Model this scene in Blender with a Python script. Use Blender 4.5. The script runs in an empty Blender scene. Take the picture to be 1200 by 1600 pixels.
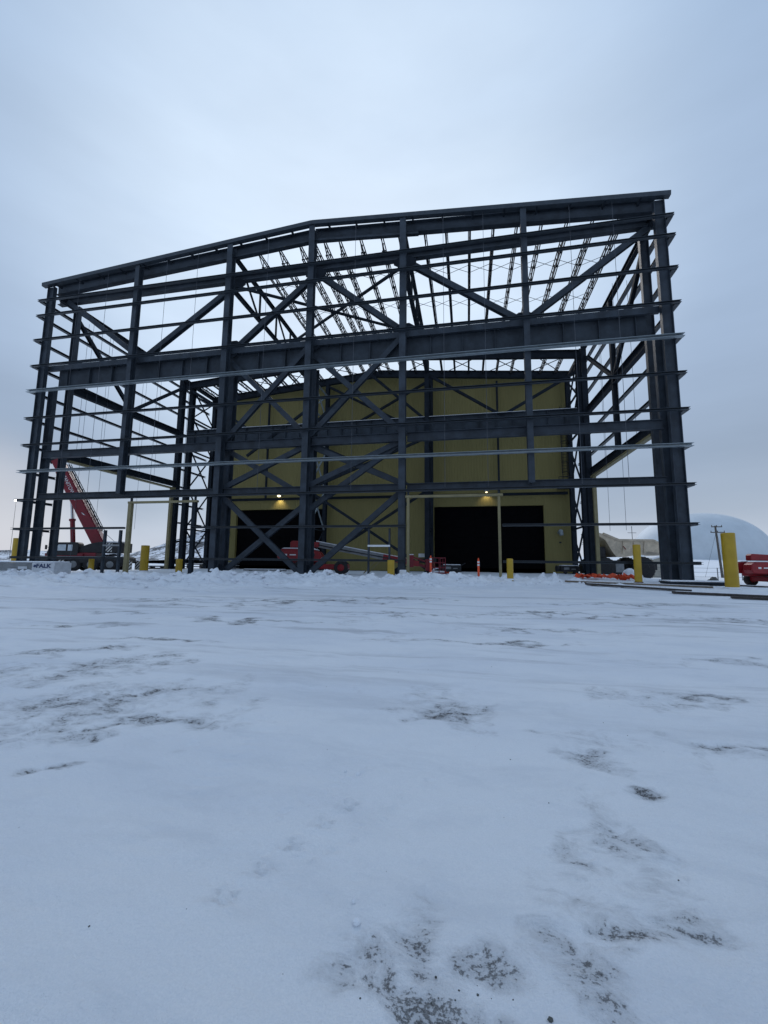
import bpy, bmesh, math, random
import numpy as np
from mathutils import Vector, Matrix

random.seed(7)
RNG = np.random.default_rng(11)
SC = bpy.context.scene
COL = SC.collection
rad = math.radians

# ------------------------------------------------------------------ camera
CAM = Vector((31.80989, -24.0, 0.87386))
cd = bpy.data.cameras.new('camera')
cam = bpy.data.objects.new('camera', cd)
COL.objects.link(cam)
RIGHT = Vector((0.98082, 0.19467, 0.0101))
UP = Vector((0.01384, -0.12123, 0.99253))
FWD = Vector((-0.19444, 0.97335, 0.1216))
m3 = Matrix((RIGHT, UP, -FWD)).transposed()
cam.matrix_world = Matrix.Translation(CAM) @ m3.to_4x4()
cd.sensor_fit = 'VERTICAL'
cd.sensor_height = 24.0
cd.lens = 9.764
cd.clip_start = 0.05
cd.clip_end = 3000
SC.camera = cam

# ------------------------------------------------------------------ world, sun, exposure
SC.view_settings.view_transform = 'Standard'
SC.view_settings.look = 'None'
SC.view_settings.exposure = 0.2
SC.view_settings.gamma = 1.0
SUN_EL, SUN_AZ = rad(36.5), math.atan2(-0.21429, 0.77479)      # soft glow behind the cloud, beyond the frame
w = bpy.data.worlds.new('World'); SC.world = w; w.use_nodes = True
nt = w.node_tree; nt.nodes.clear()
N = nt.nodes.new; L = nt.links.new
out = N('ShaderNodeOutputWorld')
sky = N('ShaderNodeTexSky'); sky.sky_type = 'NISHITA'; sky.sun_disc = False
sky.sun_elevation = SUN_EL; sky.sun_rotation = SUN_AZ
bg1 = N('ShaderNodeBackground'); bg1.inputs['Strength'].default_value = 0.07
L(sky.outputs[0], bg1.inputs['Color'])
tc = N('ShaderNodeTexCoord')
nrm = N('ShaderNodeVectorMath'); nrm.operation = 'NORMALIZE'; L(tc.outputs['Generated'], nrm.inputs[0])
sep = N('ShaderNodeSeparateXYZ'); L(nrm.outputs[0], sep.inputs[0])
ns = N('ShaderNodeTexNoise'); ns.inputs['Scale'].default_value = 2.2; ns.inputs['Detail'].default_value = 6; ns.inputs['Roughness'].default_value = 0.5
mp = N('ShaderNodeMapping'); mp.inputs['Scale'].default_value = (1, 1, 3.2); mp.inputs['Rotation'].default_value = (0, 0.25, 0)
L(nrm.outputs[0], mp.inputs[0]); L(mp.outputs[0], ns.inputs['Vector'])
wob = N('ShaderNodeMath'); wob.operation = 'MULTIPLY_ADD'; wob.inputs[1].default_value = 0.09; L(ns.outputs[0], wob.inputs[0])
sub = N('ShaderNodeMath'); sub.operation = 'SUBTRACT'; sub.inputs[1].default_value = 0.045; L(sep.outputs[2], sub.inputs[0]); L(sub.outputs[0], wob.inputs[2])
ramp = N('ShaderNodeValToRGB'); L(wob.outputs[0], ramp.inputs[0])
cr = ramp.color_ramp
def stop(p, c):
    e = cr.elements.new(p); e.color = (*c, 1)
cr.elements[0].position = 0.0; cr.elements[0].color = (0.50, 0.53, 0.63, 1)
cr.elements[1].position = 1.0; cr.elements[1].color = (0.40, 0.52, 0.73, 1)
stop(0.05, (0.485, 0.515, 0.61)); stop(0.11, (0.365, 0.405, 0.495)); stop(0.20, (0.315, 0.37, 0.475)); stop(0.40, (0.36, 0.435, 0.575)); stop(0.62, (0.395, 0.485, 0.645)); stop(0.84, (0.365, 0.465, 0.635))
dot = N('ShaderNodeVectorMath'); dot.operation = 'DOT_PRODUCT'; L(nrm.outputs[0], dot.inputs[0])
dot.inputs[1].default_value = (-0.21429, 0.77479, 0.59479)
gl = N('ShaderNodeMapRange'); gl.interpolation_type = 'SMOOTHERSTEP'
gl.inputs['From Min'].default_value = 0.74; gl.inputs['From Max'].default_value = 1.0
L(dot.outputs['Value'], gl.inputs['Value'])
gn = N('ShaderNodeMath'); gn.operation = 'MULTIPLY_ADD'; gn.inputs[1].default_value = 0.9; gn.inputs[2].default_value = 0.47; L(ns.outputs[0], gn.inputs[0])
gm = N('ShaderNodeMath'); gm.operation = 'MULTIPLY'; L(gl.outputs[0], gm.inputs[0]); L(gn.outputs[0], gm.inputs[1])
mix = N('ShaderNodeMix'); mix.data_type = 'RGBA'; L(gm.outputs[0], mix.inputs[0]); L(ramp.outputs[0], mix.inputs[6]); mix.inputs[7].default_value = (0.66, 0.74, 0.87, 1)
ns2 = N('ShaderNodeTexNoise'); ns2.inputs['Scale'].default_value = 1.9; ns2.inputs['Detail'].default_value = 6
mp2 = N('ShaderNodeMapping'); mp2.inputs['Scale'].default_value = (1, 1, 4.0); mp2.inputs['Rotation'].default_value = (0.1, 0.3, 0.4)
L(nrm.outputs[0], mp2.inputs[0]); L(mp2.outputs[0], ns2.inputs['Vector'])
cl = N('ShaderNodeMapRange'); cl.inputs['From Min'].default_value = 0.3; cl.inputs['From Max'].default_value = 0.7; cl.inputs['To Min'].default_value = 0.93; cl.inputs['To Max'].default_value = 1.06
L(ns2.outputs[0], cl.inputs['Value'])
dw = N('ShaderNodeVectorMath'); dw.operation = 'DOT_PRODUCT'; L(nrm.outputs[0], dw.inputs[0]); dw.inputs[1].default_value = (-0.83, 0.55, 0.03)
wl = N('ShaderNodeMapRange'); wl.interpolation_type = 'SMOOTHERSTEP'; wl.inputs['From Min'].default_value = 0.968; wl.inputs['From Max'].default_value = 1.0; wl.inputs['To Max'].default_value = 0.7; L(dw.outputs['Value'], wl.inputs['Value'])
wx = N('ShaderNodeMix'); wx.data_type = 'RGBA'; L(wl.outputs[0], wx.inputs[0]); L(mix.outputs[2], wx.inputs[6]); wx.inputs[7].default_value = (0.66, 0.61, 0.63, 1)
sc_ = N('ShaderNodeVectorMath'); sc_.operation = 'SCALE'; L(wx.outputs[2], sc_.inputs[0]); L(cl.outputs[0], sc_.inputs['Scale'])
bg2 = N('ShaderNodeBackground'); bg2.inputs['Strength'].default_value = 1.0
tn = N('ShaderNodeVectorMath'); tn.operation = 'MULTIPLY'; tn.inputs[1].default_value = (0.93, 1.0, 1.03); L(sc_.outputs[0], tn.inputs[0]); L(tn.outputs[0], bg2.inputs['Color'])
ms = N('ShaderNodeMixShader'); ms.inputs[0].default_value = 0.92
L(bg1.outputs[0], ms.inputs[1]); L(bg2.outputs[0], ms.inputs[2]); L(ms.outputs[0], out.inputs[0])

sl = bpy.data.lights.new('sun', 'SUN'); sl.energy = 0.9; sl.angle = rad(25); sl.color = (1.0, 0.95, 0.9)
so = bpy.data.objects.new('sun', sl); COL.objects.link(so)
so.rotation_euler = Vector((-0.21429, 0.77479, 0.59479)).to_track_quat('Z', 'Y').to_euler()

# ------------------------------------------------------------------ materials
def mat(name, col, rough=0.6, metal=0.0, var=0.25, scale=2.0, bump=0.0, bscale=20.0, col2=None, stretch=None, spec=0.4):
    m = bpy.data.materials.new(name); m.use_nodes = True
    t = m.node_tree; b = t.nodes['Principled BSDF']
    b.inputs['Roughness'].default_value = rough; b.inputs['Metallic'].default_value = metal
    b.inputs['Specular IOR Level'].default_value = spec
    tcn = t.nodes.new('ShaderNodeTexCoord'); mpn = t.nodes.new('ShaderNodeMapping')
    if stretch: mpn.inputs['Scale'].default_value = stretch
    t.links.new(tcn.outputs['Object'], mpn.inputs[0])
    n = t.nodes.new('ShaderNodeTexNoise'); n.inputs['Scale'].default_value = scale; n.inputs['Detail'].default_value = 8; n.inputs['Roughness'].default_value = 0.65
    t.links.new(mpn.outputs[0], n.inputs['Vector'])
    r = t.nodes.new('ShaderNodeMapRange'); r.inputs['From Min'].default_value = 0.35; r.inputs['From Max'].default_value = 0.65
    t.links.new(n.outputs[0], r.inputs['Value'])
    mx = t.nodes.new('ShaderNodeMix'); mx.data_type = 'RGBA'; t.links.new(r.outputs[0], mx.inputs[0])
    c2 = col2 or tuple(min(1, c * (1 + var)) for c in col)
    c1 = col if col2 else tuple(c * (1 - var) for c in col)
    mx.inputs[6].default_value = (*c1, 1); mx.inputs[7].default_value = (*c2, 1)
    t.links.new(mx.outputs[2], b.inputs['Base Color'])
    if bump:
        n2 = t.nodes.new('ShaderNodeTexNoise'); n2.inputs['Scale'].default_value = bscale; n2.inputs['Detail'].default_value = 6
        t.links.new(tcn.outputs['Object'], n2.inputs['Vector'])
        bp = t.nodes.new('ShaderNodeBump'); bp.inputs['Strength'].default_value = bump; bp.inputs['Distance'].default_value = 0.05
        t.links.new(n2.outputs[0], bp.inputs['Height']); t.links.new(bp.outputs[0], b.inputs['Normal'])
    return m

M = {}
M['steel'] = mat('primed_steel', (0.034, 0.045, 0.060), 0.5, 0.0, 0.32, 1.3, spec=0.28)
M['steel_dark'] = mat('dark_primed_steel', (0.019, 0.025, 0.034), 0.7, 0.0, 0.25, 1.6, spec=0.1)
M['girder'] = mat('girder_paint', (0.035, 0.046, 0.060), 0.55, 0.0, 0.30, 0.9, spec=0.25)
M['galv'] = mat('galvanised', (0.30, 0.35, 0.38), 0.42, 0.3, 0.15, 3.0)
M['girt'] = mat('girt_steel', (0.034, 0.045, 0.058), 0.45, 0.1, 0.2, 3.0)
M['rod'] = mat('rod_steel', (0.10, 0.11, 0.13), 0.5, 0.3, 0.1)
M['tan'] = mat('tan_paint', (0.22, 0.19, 0.10), 0.55, 0.0, 0.15, 2.0)
M['white'] = mat('white_paint', (0.72, 0.73, 0.74), 0.5, 0.0, 0.1)
M['black'] = mat('black_plastic', (0.018, 0.019, 0.022), 0.55, 0.0, 0.3)
M['rubber'] = mat('rubber', (0.022, 0.022, 0.024), 0.8, 0.0, 0.3, 6)
M['red'] = mat('red_paint', (0.25, 0.010, 0.016), 0.4, 0.0, 0.2, 2.0)
M['crane_red'] = mat('crane_red', (0.185, 0.007, 0.018), 0.38, 0.0, 0.15, 1.5)
M['yellow'] = mat('bollard_yellow', (0.43, 0.275, 0.018), 0.42, 0.0, 0.10, 1.8)
M['rust'] = mat('rust', (0.10, 0.05, 0.03), 0.8, 0.0, 0.4, 8)
M['orange'] = mat('safety_orange', (0.72, 0.085, 0.025), 0.6, 0.0, 0.2, 6)
M['trk'] = mat('truck_cream', (0.56, 0.47, 0.35), 0.55, 0.0, 0.2, 2.5)
M['chrome'] = mat('cylinder_rod', (0.5, 0.52, 0.55), 0.2, 0.9, 0.05)
M['glass'] = mat('cab_glass', (0.55, 0.62, 0.68), 0.12, 0.0, 0.1)
M['snow'] = mat('snow_cap', (0.78, 0.80, 0.84), 0.85, 0.0, 0.04, 4.0, 0.5, 14)
M['wood'] = mat('timber', (0.16, 0.125, 0.09), 0.8, 0.0, 0.3, 6, stretch=(1, 8, 8))
M['wood_dark'] = mat('wet_timber', (0.05, 0.042, 0.038), 0.8, 0.0, 0.3, 6)
M['concrete'] = mat('concrete', (0.16, 0.16, 0.16), 0.9, 0.0, 0.2)
M['interior_shade'] = mat('interior_shade_black', (0.004, 0.004, 0.005), 0.95, 0.0, 0.2, spec=0.05)  # near-black base colour holds the shade of the unlit shop interior
M['grey'] = mat('mid_grey', (0.22, 0.23, 0.24), 0.6, 0.0, 0.2)
M['wrap'] = mat('plastic_wrap', (0.55, 0.57, 0.60), 0.35, 0.0, 0.12, 5, 0.4, 9)
M['navy'] = mat('navy_print', (0.03, 0.05, 0.12), 0.6, 0.0, 0.1)
M['dome'] = mat('dome_fabric', (0.58, 0.63, 0.67), 0.6, 0.0, 0.06, 0.2)
M['beige'] = mat('beige_siding', (0.38, 0.36, 0.31), 0.7, 0.0, 0.1)
M['pole'] = mat('pole_wood', (0.12, 0.11, 0.10), 0.85, 0.0, 0.25, 3)
M['stone'] = mat('stone', (0.09, 0.095, 0.09), 0.9, 0.0, 0.35, 3)

def wave_bump(m, scale, strength, axis='X', prof='SIN'):
    t = m.node_tree; b = t.nodes['Principled BSDF']
    tcn = t.nodes.new('ShaderNodeTexCoord'); wv = t.nodes.new('ShaderNodeTexWave')
    wv.bands_direction = axis; wv.wave_profile = prof; wv.inputs['Scale'].default_value = scale
    t.links.new(tcn.outputs['Object'], wv.inputs['Vector'])
    bp = t.nodes.new('ShaderNodeBump'); bp.inputs['Strength'].default_value = strength; bp.inputs['Distance'].default_value = 0.04
    t.links.new(wv.outputs[0], bp.inputs['Height']); t.links.new(bp.outputs[0], b.inputs['Normal'])
M['siding'] = mat('yellow_siding', (0.245, 0.210, 0.080), 0.6, 0.0, 0.06, 0.6, spec=0.25, stretch=(1.0, 1.0, 0.25))
wave_bump(M['siding'], 1.05, 0.30)
wave_bump(M['dome'], 0.22, 0.25)

def emis(name, col, s):
    m = bpy.data.materials.new(name); m.use_nodes = True
    b = m.node_tree.nodes['Principled BSDF']
    b.inputs['Base Color'].default_value = (*col, 1)
    b.inputs['Emission Color'].default_value = (*col, 1); b.inputs['Emission Strength'].default_value = s
    return m
M['lamp_warm'] = emis('lit_lamp_warm', (1.0, 0.85, 0.5), 3.0)
M['lamp_white'] = emis('lit_lamp_white', (1.0, 0.98, 0.95), 12.0)

# stripes black/white
def stripe_mat():
    m = bpy.data.materials.new('hazard_stripes'); m.use_nodes = True
    t = m.node_tree; b = t.nodes['Principled BSDF']; b.inputs['Roughness'].default_value = 0.6
    tcn = t.nodes.new('ShaderNodeTexCoord'); mpn = t.nodes.new('ShaderNodeMapping'); mpn.inputs['Rotation'].default_value = (0, rad(40), 0)
    wv = t.nodes.new('ShaderNodeTexWave'); wv.inputs['Scale'].default_value = 1.5; wv.bands_direction = 'X'
    rp = t.nodes.new('ShaderNodeValToRGB'); rp.color_ramp.interpolation = 'CONSTANT'
    rp.color_ramp.elements[0].color = (0.02, 0.02, 0.022, 1); rp.color_ramp.elements[1].position = 0.5; rp.color_ramp.elements[1].color = (0.6, 0.6, 0.58, 1)
    t.links.new(tcn.outputs['Object'], mpn.inputs[0]); t.links.new(mpn.outputs[0], wv.inputs[0]); t.links.new(wv.outputs[0], rp.inputs[0]); t.links.new(rp.outputs[0], b.inputs['Base Color'])
    return m
M['stripes'] = stripe_mat()

# ------------------------------------------------------------------ geometry helpers
class MB:
    def __init__(s): s.v = []; s.f = []; s.smooth = set()
    def add(s, vs, fs, smooth=False):
        o = len(s.v); s.v += [tuple(x) for x in vs]
        for f in fs:
            if smooth: s.smooth.add(len(s.f))
            s.f.append(tuple(i + o for i in f))
    def prism(s, outline, A, B, U, Vv):
        # outline in (u,v), swept from A to B
        n = len(outline)
        vs = [A + U * u + Vv * v for u, v in outline] + [B + U * u + Vv * v for u, v in outline]
        fs = [(i, (i + 1) % n, n + (i + 1) % n, n + i) for i in range(n)]
        fs += [tuple(range(n - 1, -1, -1)), tuple(range(n, 2 * n))]
        s.add(vs, fs)
    def frame(s, A, B, up):
        A = Vector(A); B = Vector(B); d = (B - A).normalized(); up = Vector(up)
        U = d.cross(up)
        if U.length < 1e-4: U = d.cross(Vector((1, 0, 0)))
        U.normalize(); Vv = U.cross(d).normalized()
        return A, B, U, Vv
    def I(s, A, B, h, w, tf=0.035, tw=0.025, up=(0, 0, 1)):
        A, B, U, Vv = s.frame(A, B, up); a = w / 2; b = h / 2; c = tw / 2
        s.prism([(-a, -b), (a, -b), (a, -b + tf), (c, -b + tf), (c, b - tf), (a, b - tf), (a, b), (-a, b), (-a, b - tf), (-c, b - tf), (-c, -b + tf), (-a, -b + tf)], A, B, U, Vv)
        return s
    def C(s, A, B, h, w, t=0.02, up=(0, 0, 1), flip=1):
        A, B, U, Vv = s.frame(A, B, up); a = w * flip; b = h / 2
        o = [(0, -b), (a, -b), (a, -b + t), (t * flip, -b + t), (t * flip, b - t), (a, b - t), (a, b), (0, b)]
        if flip < 0: o = o[::-1]
        s.prism(o, A, B, U, Vv); return s
    def bar(s, A, B, h, w, up=(0, 0, 1)):
        A, B, U, Vv = s.frame(A, B, up); a = w / 2; b = h / 2
        s.prism([(-a, -b), (a, -b), (a, b), (-a, b)], A, B, U, Vv); return s
    def box(s, x0, x1, y0, y1, z0, z1):
        vs = [(x0, y0, z0), (x1, y0, z0), (x1, y1, z0), (x0, y1, z0), (x0, y0, z1), (x1, y0, z1), (x1, y1, z1), (x0, y1, z1)]
        s.add(vs, [(0, 3, 2, 1), (4, 5, 6, 7), (0, 1, 5, 4), (1, 2, 6, 5), (2, 3, 7, 6), (3, 0, 4, 7)]); return s
    def tube(s, A, B, r, r2=None, n=12, cap=True):
        r2 = r if r2 is None else r2
        A, B, U, Vv = s.frame(A, B, (0, 0, 1) if abs((Vector(B) - Vector(A)).normalized().z) < 0.95 else (0, 1, 0))
        vs = []
        for P, q in ((A, r), (B, r2)):
            vs += [P + (U * math.cos(2 * math.pi * k / n) + Vv * math.sin(2 * math.pi * k / n)) * q for k in range(n)]
        s.add(vs, [(k, (k + 1) % n, n + (k + 1) % n, n + k) for k in range(n)], smooth=n > 6)
        if cap: s.add(vs, [tuple(range(n - 1, -1, -1)), tuple(range(n, 2 * n))])
        return s
    def path(s, pts, r, n=6):
        for a, b in zip(pts[:-1], pts[1:]): s.tube(a, b, r, n=n)
        return s
    def extr(s, poly, y0, y1):
        # polygon in x,z extruded along y
        n = len(poly)
        vs = [(x, y0, z) for x, z in poly] + [(x, y1, z) for x, z in poly]
        s.add(vs, [tuple(range(n)), tuple(range(2 * n - 1, n - 1, -1))] + [(i, n + i, n + (i + 1) % n, (i + 1) % n) for i in range(n)]); return s
    def lathe(s, prof, c=(0, 0, 0), n=24, axis='Z'):
        vs = []
        for r, z in prof:
            for k in range(n):
                a = 2 * math.pi * k / n
                if axis == 'Z': vs.append((c[0] + r * math.cos(a), c[1] + r * math.sin(a), c[2] + z))
                else: vs.append((c[0] + r * math.cos(a), c[1] + z, c[2] + r * math.sin(a)))
        m = len(prof); fs = []
        for j in range(m - 1):
            for k in range(n): fs.append((j * n + k, j * n + (k + 1) % n, (j + 1) * n + (k + 1) % n, (j + 1) * n + k))
        s.add(vs, fs, smooth=True); s.add(vs, [tuple(range(n - 1, -1, -1)), tuple(range((m - 1) * n, m * n))]); return s
    def build(s, name, m, parent=None, bevel=0.0, label=None, kind=None, loc=None):
        me = bpy.data.meshes.new(name); me.from_pydata(s.v, [], s.f); me.update()
        bm = bmesh.new(); bm.from_mesh(me); bmesh.ops.recalc_face_normals(bm, faces=bm.faces)
        bm.to_mesh(me); bm.free()
        if s.smooth:
            fl = [i in s.smooth for i in range(len(me.polygons))]
            me.polygons.foreach_set('use_smooth', fl)
        me.materials.append(m)
        o = bpy.data.objects.new(name, me); COL.objects.link(o)
        if parent: o.parent = parent
        if loc: o.location = loc
        if bevel:
            b = o.modifiers.new('bevel', 'BEVEL'); b.width = bevel; b.segments = 2; b.limit_method = 'ANGLE'; b.angle_limit = rad(40)
        if label: o['label'] = label
        if kind: o['kind'] = kind
        return o

def thing(name, label, cat, loc=(0, 0, 0), rotz=0.0, group=None):
    o = bpy.data.objects.new(name, None); COL.objects.link(o)
    o.empty_display_size = 0.3; o.location = loc; o.rotation_euler = (0, 0, rotz)
    o['label'] = label; o['category'] = cat
    if group: o['group'] = group
    return o
def tag(o, label, cat, group=None):
    o['label'] = label; o['category'] = cat
    if group: o['group'] = group
    return o
def dup(root, loc, rotz, label, scale=1.0):
    r = root.copy(); COL.objects.link(r); r.location = loc; r.rotation_euler = (0, 0, rotz); r.scale = (scale,) * 3; r['label'] = label
    for ch in list(root.children):
        c = ch.copy(); COL.objects.link(c); c.parent = r
        for g in list(ch.children):
            d = g.copy(); COL.objects.link(d); d.parent = c
    return r
def text(name, s, size, m, parent, loc, rot, extr=0.004, sx=1.0, bold=0.0):
    cu = bpy.data.curves.new(name, 'FONT'); cu.body = s; cu.size = size; cu.extrude = extr; cu.align_x = 'CENTER'; cu.align_y = 'CENTER'; cu.offset = bold
    tmp = bpy.data.objects.new(name, cu); COL.objects.link(tmp)
    dg = bpy.context.evaluated_depsgraph_get(); me = bpy.data.meshes.new_from_object(tmp.evaluated_get(dg))
    bpy.data.objects.remove(tmp)
    o = bpy.data.objects.new(name, me); COL.objects.link(o); me.materials.clear(); me.materials.append(m)
    o.parent = parent; o.location = loc; o.rotation_euler = rot; o.scale = (sx, 1, 1)
    return o

# value noise on arrays
_T = RNG.random((256, 256))
def vnoise(x, y):
    xi = np.floor(x).astype(int); yi = np.floor(y).astype(int); fx = x - xi; fy = y - yi
    fx = fx * fx * (3 - 2 * fx); fy = fy * fy * (3 - 2 * fy)
    a = _T[xi & 255, yi & 255]; b = _T[(xi + 1) & 255, yi & 255]; c = _T[xi & 255, (yi + 1) & 255]; d = _T[(xi + 1) & 255, (yi + 1) & 255]
    return (a * (1 - fx) + b * fx) * (1 - fy) + (c * (1 - fx) + d * fx) * fy - 0.5
def fbm(x, y, o=4):
    r = 0; a = 1.0
    for k in range(o):
        r = r + a * vnoise(x * 2 ** k + 17 * k, y * 2 ** k + 31 * k); a *= 0.5
    return r
def sstep(a, b, x):
    t = np.clip((x - a) / (b - a), 0, 1); return t * t * (3 - 2 * t)

def base_z(x, y):
    x = np.asarray(x, float); y = np.asarray(y, float)
    z = np.interp(y, [-40, -24, -14, -6, -3, -1, 26, 36, 44], [-0.9, -0.72, -0.5, -0.22, -0.03, 0, 0, -0.1, -0.55])
    side = np.maximum(sstep(44.5, 49, x) * sstep(-6, 3, y), sstep(0.0, -3.0, x) * sstep(-6, 3, y) * 0.45)
    z = z * (1 - side) + side * -0.62
    far = np.interp(y, [60, 140, 158, 175, 260, 900], [0, 3.9, 4.2, 5.4, 5.6, 6.2]) * sstep(30, 62, x) + np.interp(y, [60, 140, 300, 900], [0, 1.6, 2.6, 3.5]) * (1 - sstep(30, 62, x))
    return z + far
def gz(x, y): return float(base_z(x, y))

# ------------------------------------------------------------------ ground
def graded(a, b, s0, s1):
    out = [a]; s = s0
    n = max(2, int(2 * (b - a) / (s0 + s1))); t = np.linspace(0, 1, n + 1)
    st = s0 + (s1 - s0) * t; c = np.concatenate([[0], np.cumsum(st[:-1])]); c = c / c[-1]
    return a + (b - a) * c
def cat(*arrs):
    o = arrs[0]
    for a in arrs[1:]: o = np.concatenate([o, a[1:]])
    return o
gx = cat(graded(-900, -60, 60, 4), graded(-60, -4, 3, 0.3), graded(-4, 28, 0.13, 0.09), graded(28, 30, 0.05, 0.025), np.linspace(30, 33.6, 150), graded(33.6, 36, 0.03, 0.08), graded(36, 48, 0.09, 0.2), graded(48, 75, 0.3, 1.2), graded(75, 1100, 2, 60))
gy = cat(graded(-60, -23, 3, 0.1), np.linspace(-23, -20.6, 130), graded(-20.6, -17, 0.02, 0.05), graded(-17, -9.5, 0.05, 0.07), np.linspace(-9.5, -1, 130), graded(-1, 30, 0.15, 0.7), graded(30, 80, 0.8, 2.0), graded(80, 1800, 2.5, 120))
X, Y = np.meshgrid(gx, gy)
Z = base_z(X, Y)
Z += 0.05 * fbm(X * 0.22, Y * 0.22, 3) * sstep(-3, -8, Y) + 0.35 * fbm(X * 0.05, Y * 0.05, 4) * sstep(34, 60, Y)
Z += 0.07 * fbm(X * 0.5, Y * 0.6, 4) * sstep(-6, -2, Y) * sstep(60, 40, Y)
near = sstep(-9, -13, Y)
Z += near * (0.026 * fbm(X * 1.1, Y * 1.6, 4) + 0.009 * fbm(X * 6, Y * 9, 4))
# wheel-packed ruts, running across the yard
Z += 0.012 * sstep(-20, -17, Y) * sstep(-5, -8, Y) * fbm(X * 0.35, (Y - 0.2 * X) * 2.6, 4)
for k, (xa, ya, xb_, yb_, wd) in enumerate([(24.0, -17.5, 40.0, -12.0, .16), (24.0, -15.7, 40.0, -10.2, .16), (20.0, -13.8, 36.0, -9.8, .2), (19.0, -12.0, 35.0, -8.2, .2), (30.2, -22.8, 29.0, -8.0, .14), (32.9, -22.8, 36.5, -8.0, .14), (27.4, -21.5, 33.5, -9.5, .15)]):
    lx, ly = xb_ - xa, yb_ - ya; ln = math.hypot(lx, ly)
    u = ((X - xa) * lx + (Y - ya) * ly) / ln; v = ((Y - ya) * lx - (X - xa) * ly) / ln + .5 * fbm(u * .12, u * 0 + k, 2)
    on = sstep(0, 2.5, u) * sstep(ln, ln - 2.5, u) * np.clip(.55 + 1.3 * fbm(u * .35 + 9 * k, v * .3, 3), 0, 1)
    q_ = np.exp(-(v / wd) ** 2)
    Z += on * (-.014 * q_ + .010 * np.exp(-((np.abs(v) - 1.9 * wd) / (.6 * wd)) ** 2) + .006 * q_ * np.sign(np.sin(u * 2 * math.pi / .13 + 3 * v)))
# ploughed bank of lumpy snow
yb = -4.7 + 0.24 * (X - 28)
D = (Y - yb)
amp = np.interp(X, [-30, 5, 12, 18, 22, 27, 31, 35, 38, 40], [0.66, 0.66, 0.60, 0.46, 0.34, 0.24, 0.21, 0.17, 0.08, 0.0])
prof = (0.35 * sstep(-2.6, -0.6, D) + 0.65 * sstep(-1.1, 1.3, D)) * sstep(4.2, 1.7, D)
rough = fbm(X * 0.9, Y * 0.9, 3)
Z += amp * prof * np.clip(0.76 + 0.6 * rough + 0.55 * vnoise(X * .33, Y * .33 + 5), .15, 2)
Z += 0.10 * sstep(-1.2, -0.9, D + 0.25 * fbm(X * 0.5, X * 0.1, 2)) * sstep(-0.25, -0.7, D) * sstep(37, 30, X) * (0.5 + 1.2 * fbm(X * 2.0, Y * 2.0, 3))
def lumps(n, x0, x1, d0, d1, r0, r1, s):
    for _ in range(n):
        x = random.uniform(x0, x1); d = random.gauss((d0 + d1) / 2, (d1 - d0) / 3.2); r = r0 + (r1 - r0) * random.random() ** 2.6
        yc = -4.7 + 0.24 * (x - 28) + d
        i0, i1 = np.searchsorted(gx, [x - r, x + r]); j0, j1 = np.searchsorted(gy, [yc - r, yc + r])
        if i1 - i0 < 1 or j1 - j0 < 1: continue
        xs = X[j0:j1, i0:i1]; ys = Y[j0:j1, i0:i1]
        q = np.sqrt(np.clip(1 - ((xs - x) ** 2 + (ys - yc) ** 2) / r ** 2, 0, 1))
        Z[j0:j1, i0:i1] += s * r * q ** 1.4 * (0.6 + 0.7 * RNG.random())
lumps(3600, -10, 37.5, 0.2, 2.4, 0.07, 0.27, 0.36)
lumps(1500, 2, 39, -2.2, 0.4, 0.06, 0.20, 0.22)
# tread marks and prints near the viewer
def dent(x, y, rx, ry, h, ang=0.0, rim=0.35):
    R = max(rx, ry) * 2.6
    i0, i1 = np.searchsorted(gx, [x - R, x + R]); j0, j1 = np.searchsorted(gy, [y - R, y + R])
    xs = X[j0:j1, i0:i1] - x; ys = Y[j0:j1, i0:i1] - y
    u = (xs * math.cos(ang) + ys * math.sin(ang)) / rx; v = (-xs * math.sin(ang) + ys * math.cos(ang)) / ry
    q = u * u + v * v
    Z[j0:j1, i0:i1] += h * (rim * np.exp(-(np.sqrt(q) - 1.5) ** 2 * 5) - np.exp(-q * 1.2))
for k in range(5):                                          # a row of boot treads going up to the right
    dx, dy = 30.62 + 0.095 * k, -22.02 + 0.20 * k
    dent(dx, dy, 0.05, 0.016, 0.017, 1.2, .8); dent(dx + 0.05, dy - 0.03, 0.045, 0.015, 0.016, -0.3, .8); dent(dx + 0.085, dy + 0.02, 0.02, 0.015, 0.014, 0.5, .8)
for k in range(16):
    t = k / 15; dent(30.35 + 0.75 * t + random.uniform(-.03, .03), -21.95 + 1.3 * t, 0.05, 0.02, random.uniform(-0.010, 0.012), 0.9, .7)
for k in range(26):
    t = k / 25; dent(30.95 + 0.55 * t + random.uniform(-.06, .06), -21.9 + 1.15 * t, random.uniform(0.015, 0.04), 0.015, random.uniform(-0.012, 0.015), random.uniform(0, 3), .7)
for k in range(500):
    dent(random.uniform(29.8, 34), random.uniform(-22.6, -18.5), random.uniform(0.01, 0.035), random.uniform(0.008, 0.02), random.uniform(-0.006, 0.007), random.uniform(0, 3))
for k in range(260):                                          # scuffed crust on the right
    t = random.random(); dent(32.3 + 0.25 * t + random.gauss(0, .07), -22.2 + 1.6 * t, random.uniform(0.012, 0.03), 0.009, random.uniform(-0.006, 0.007), random.uniform(0.8, 1.6))

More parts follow.
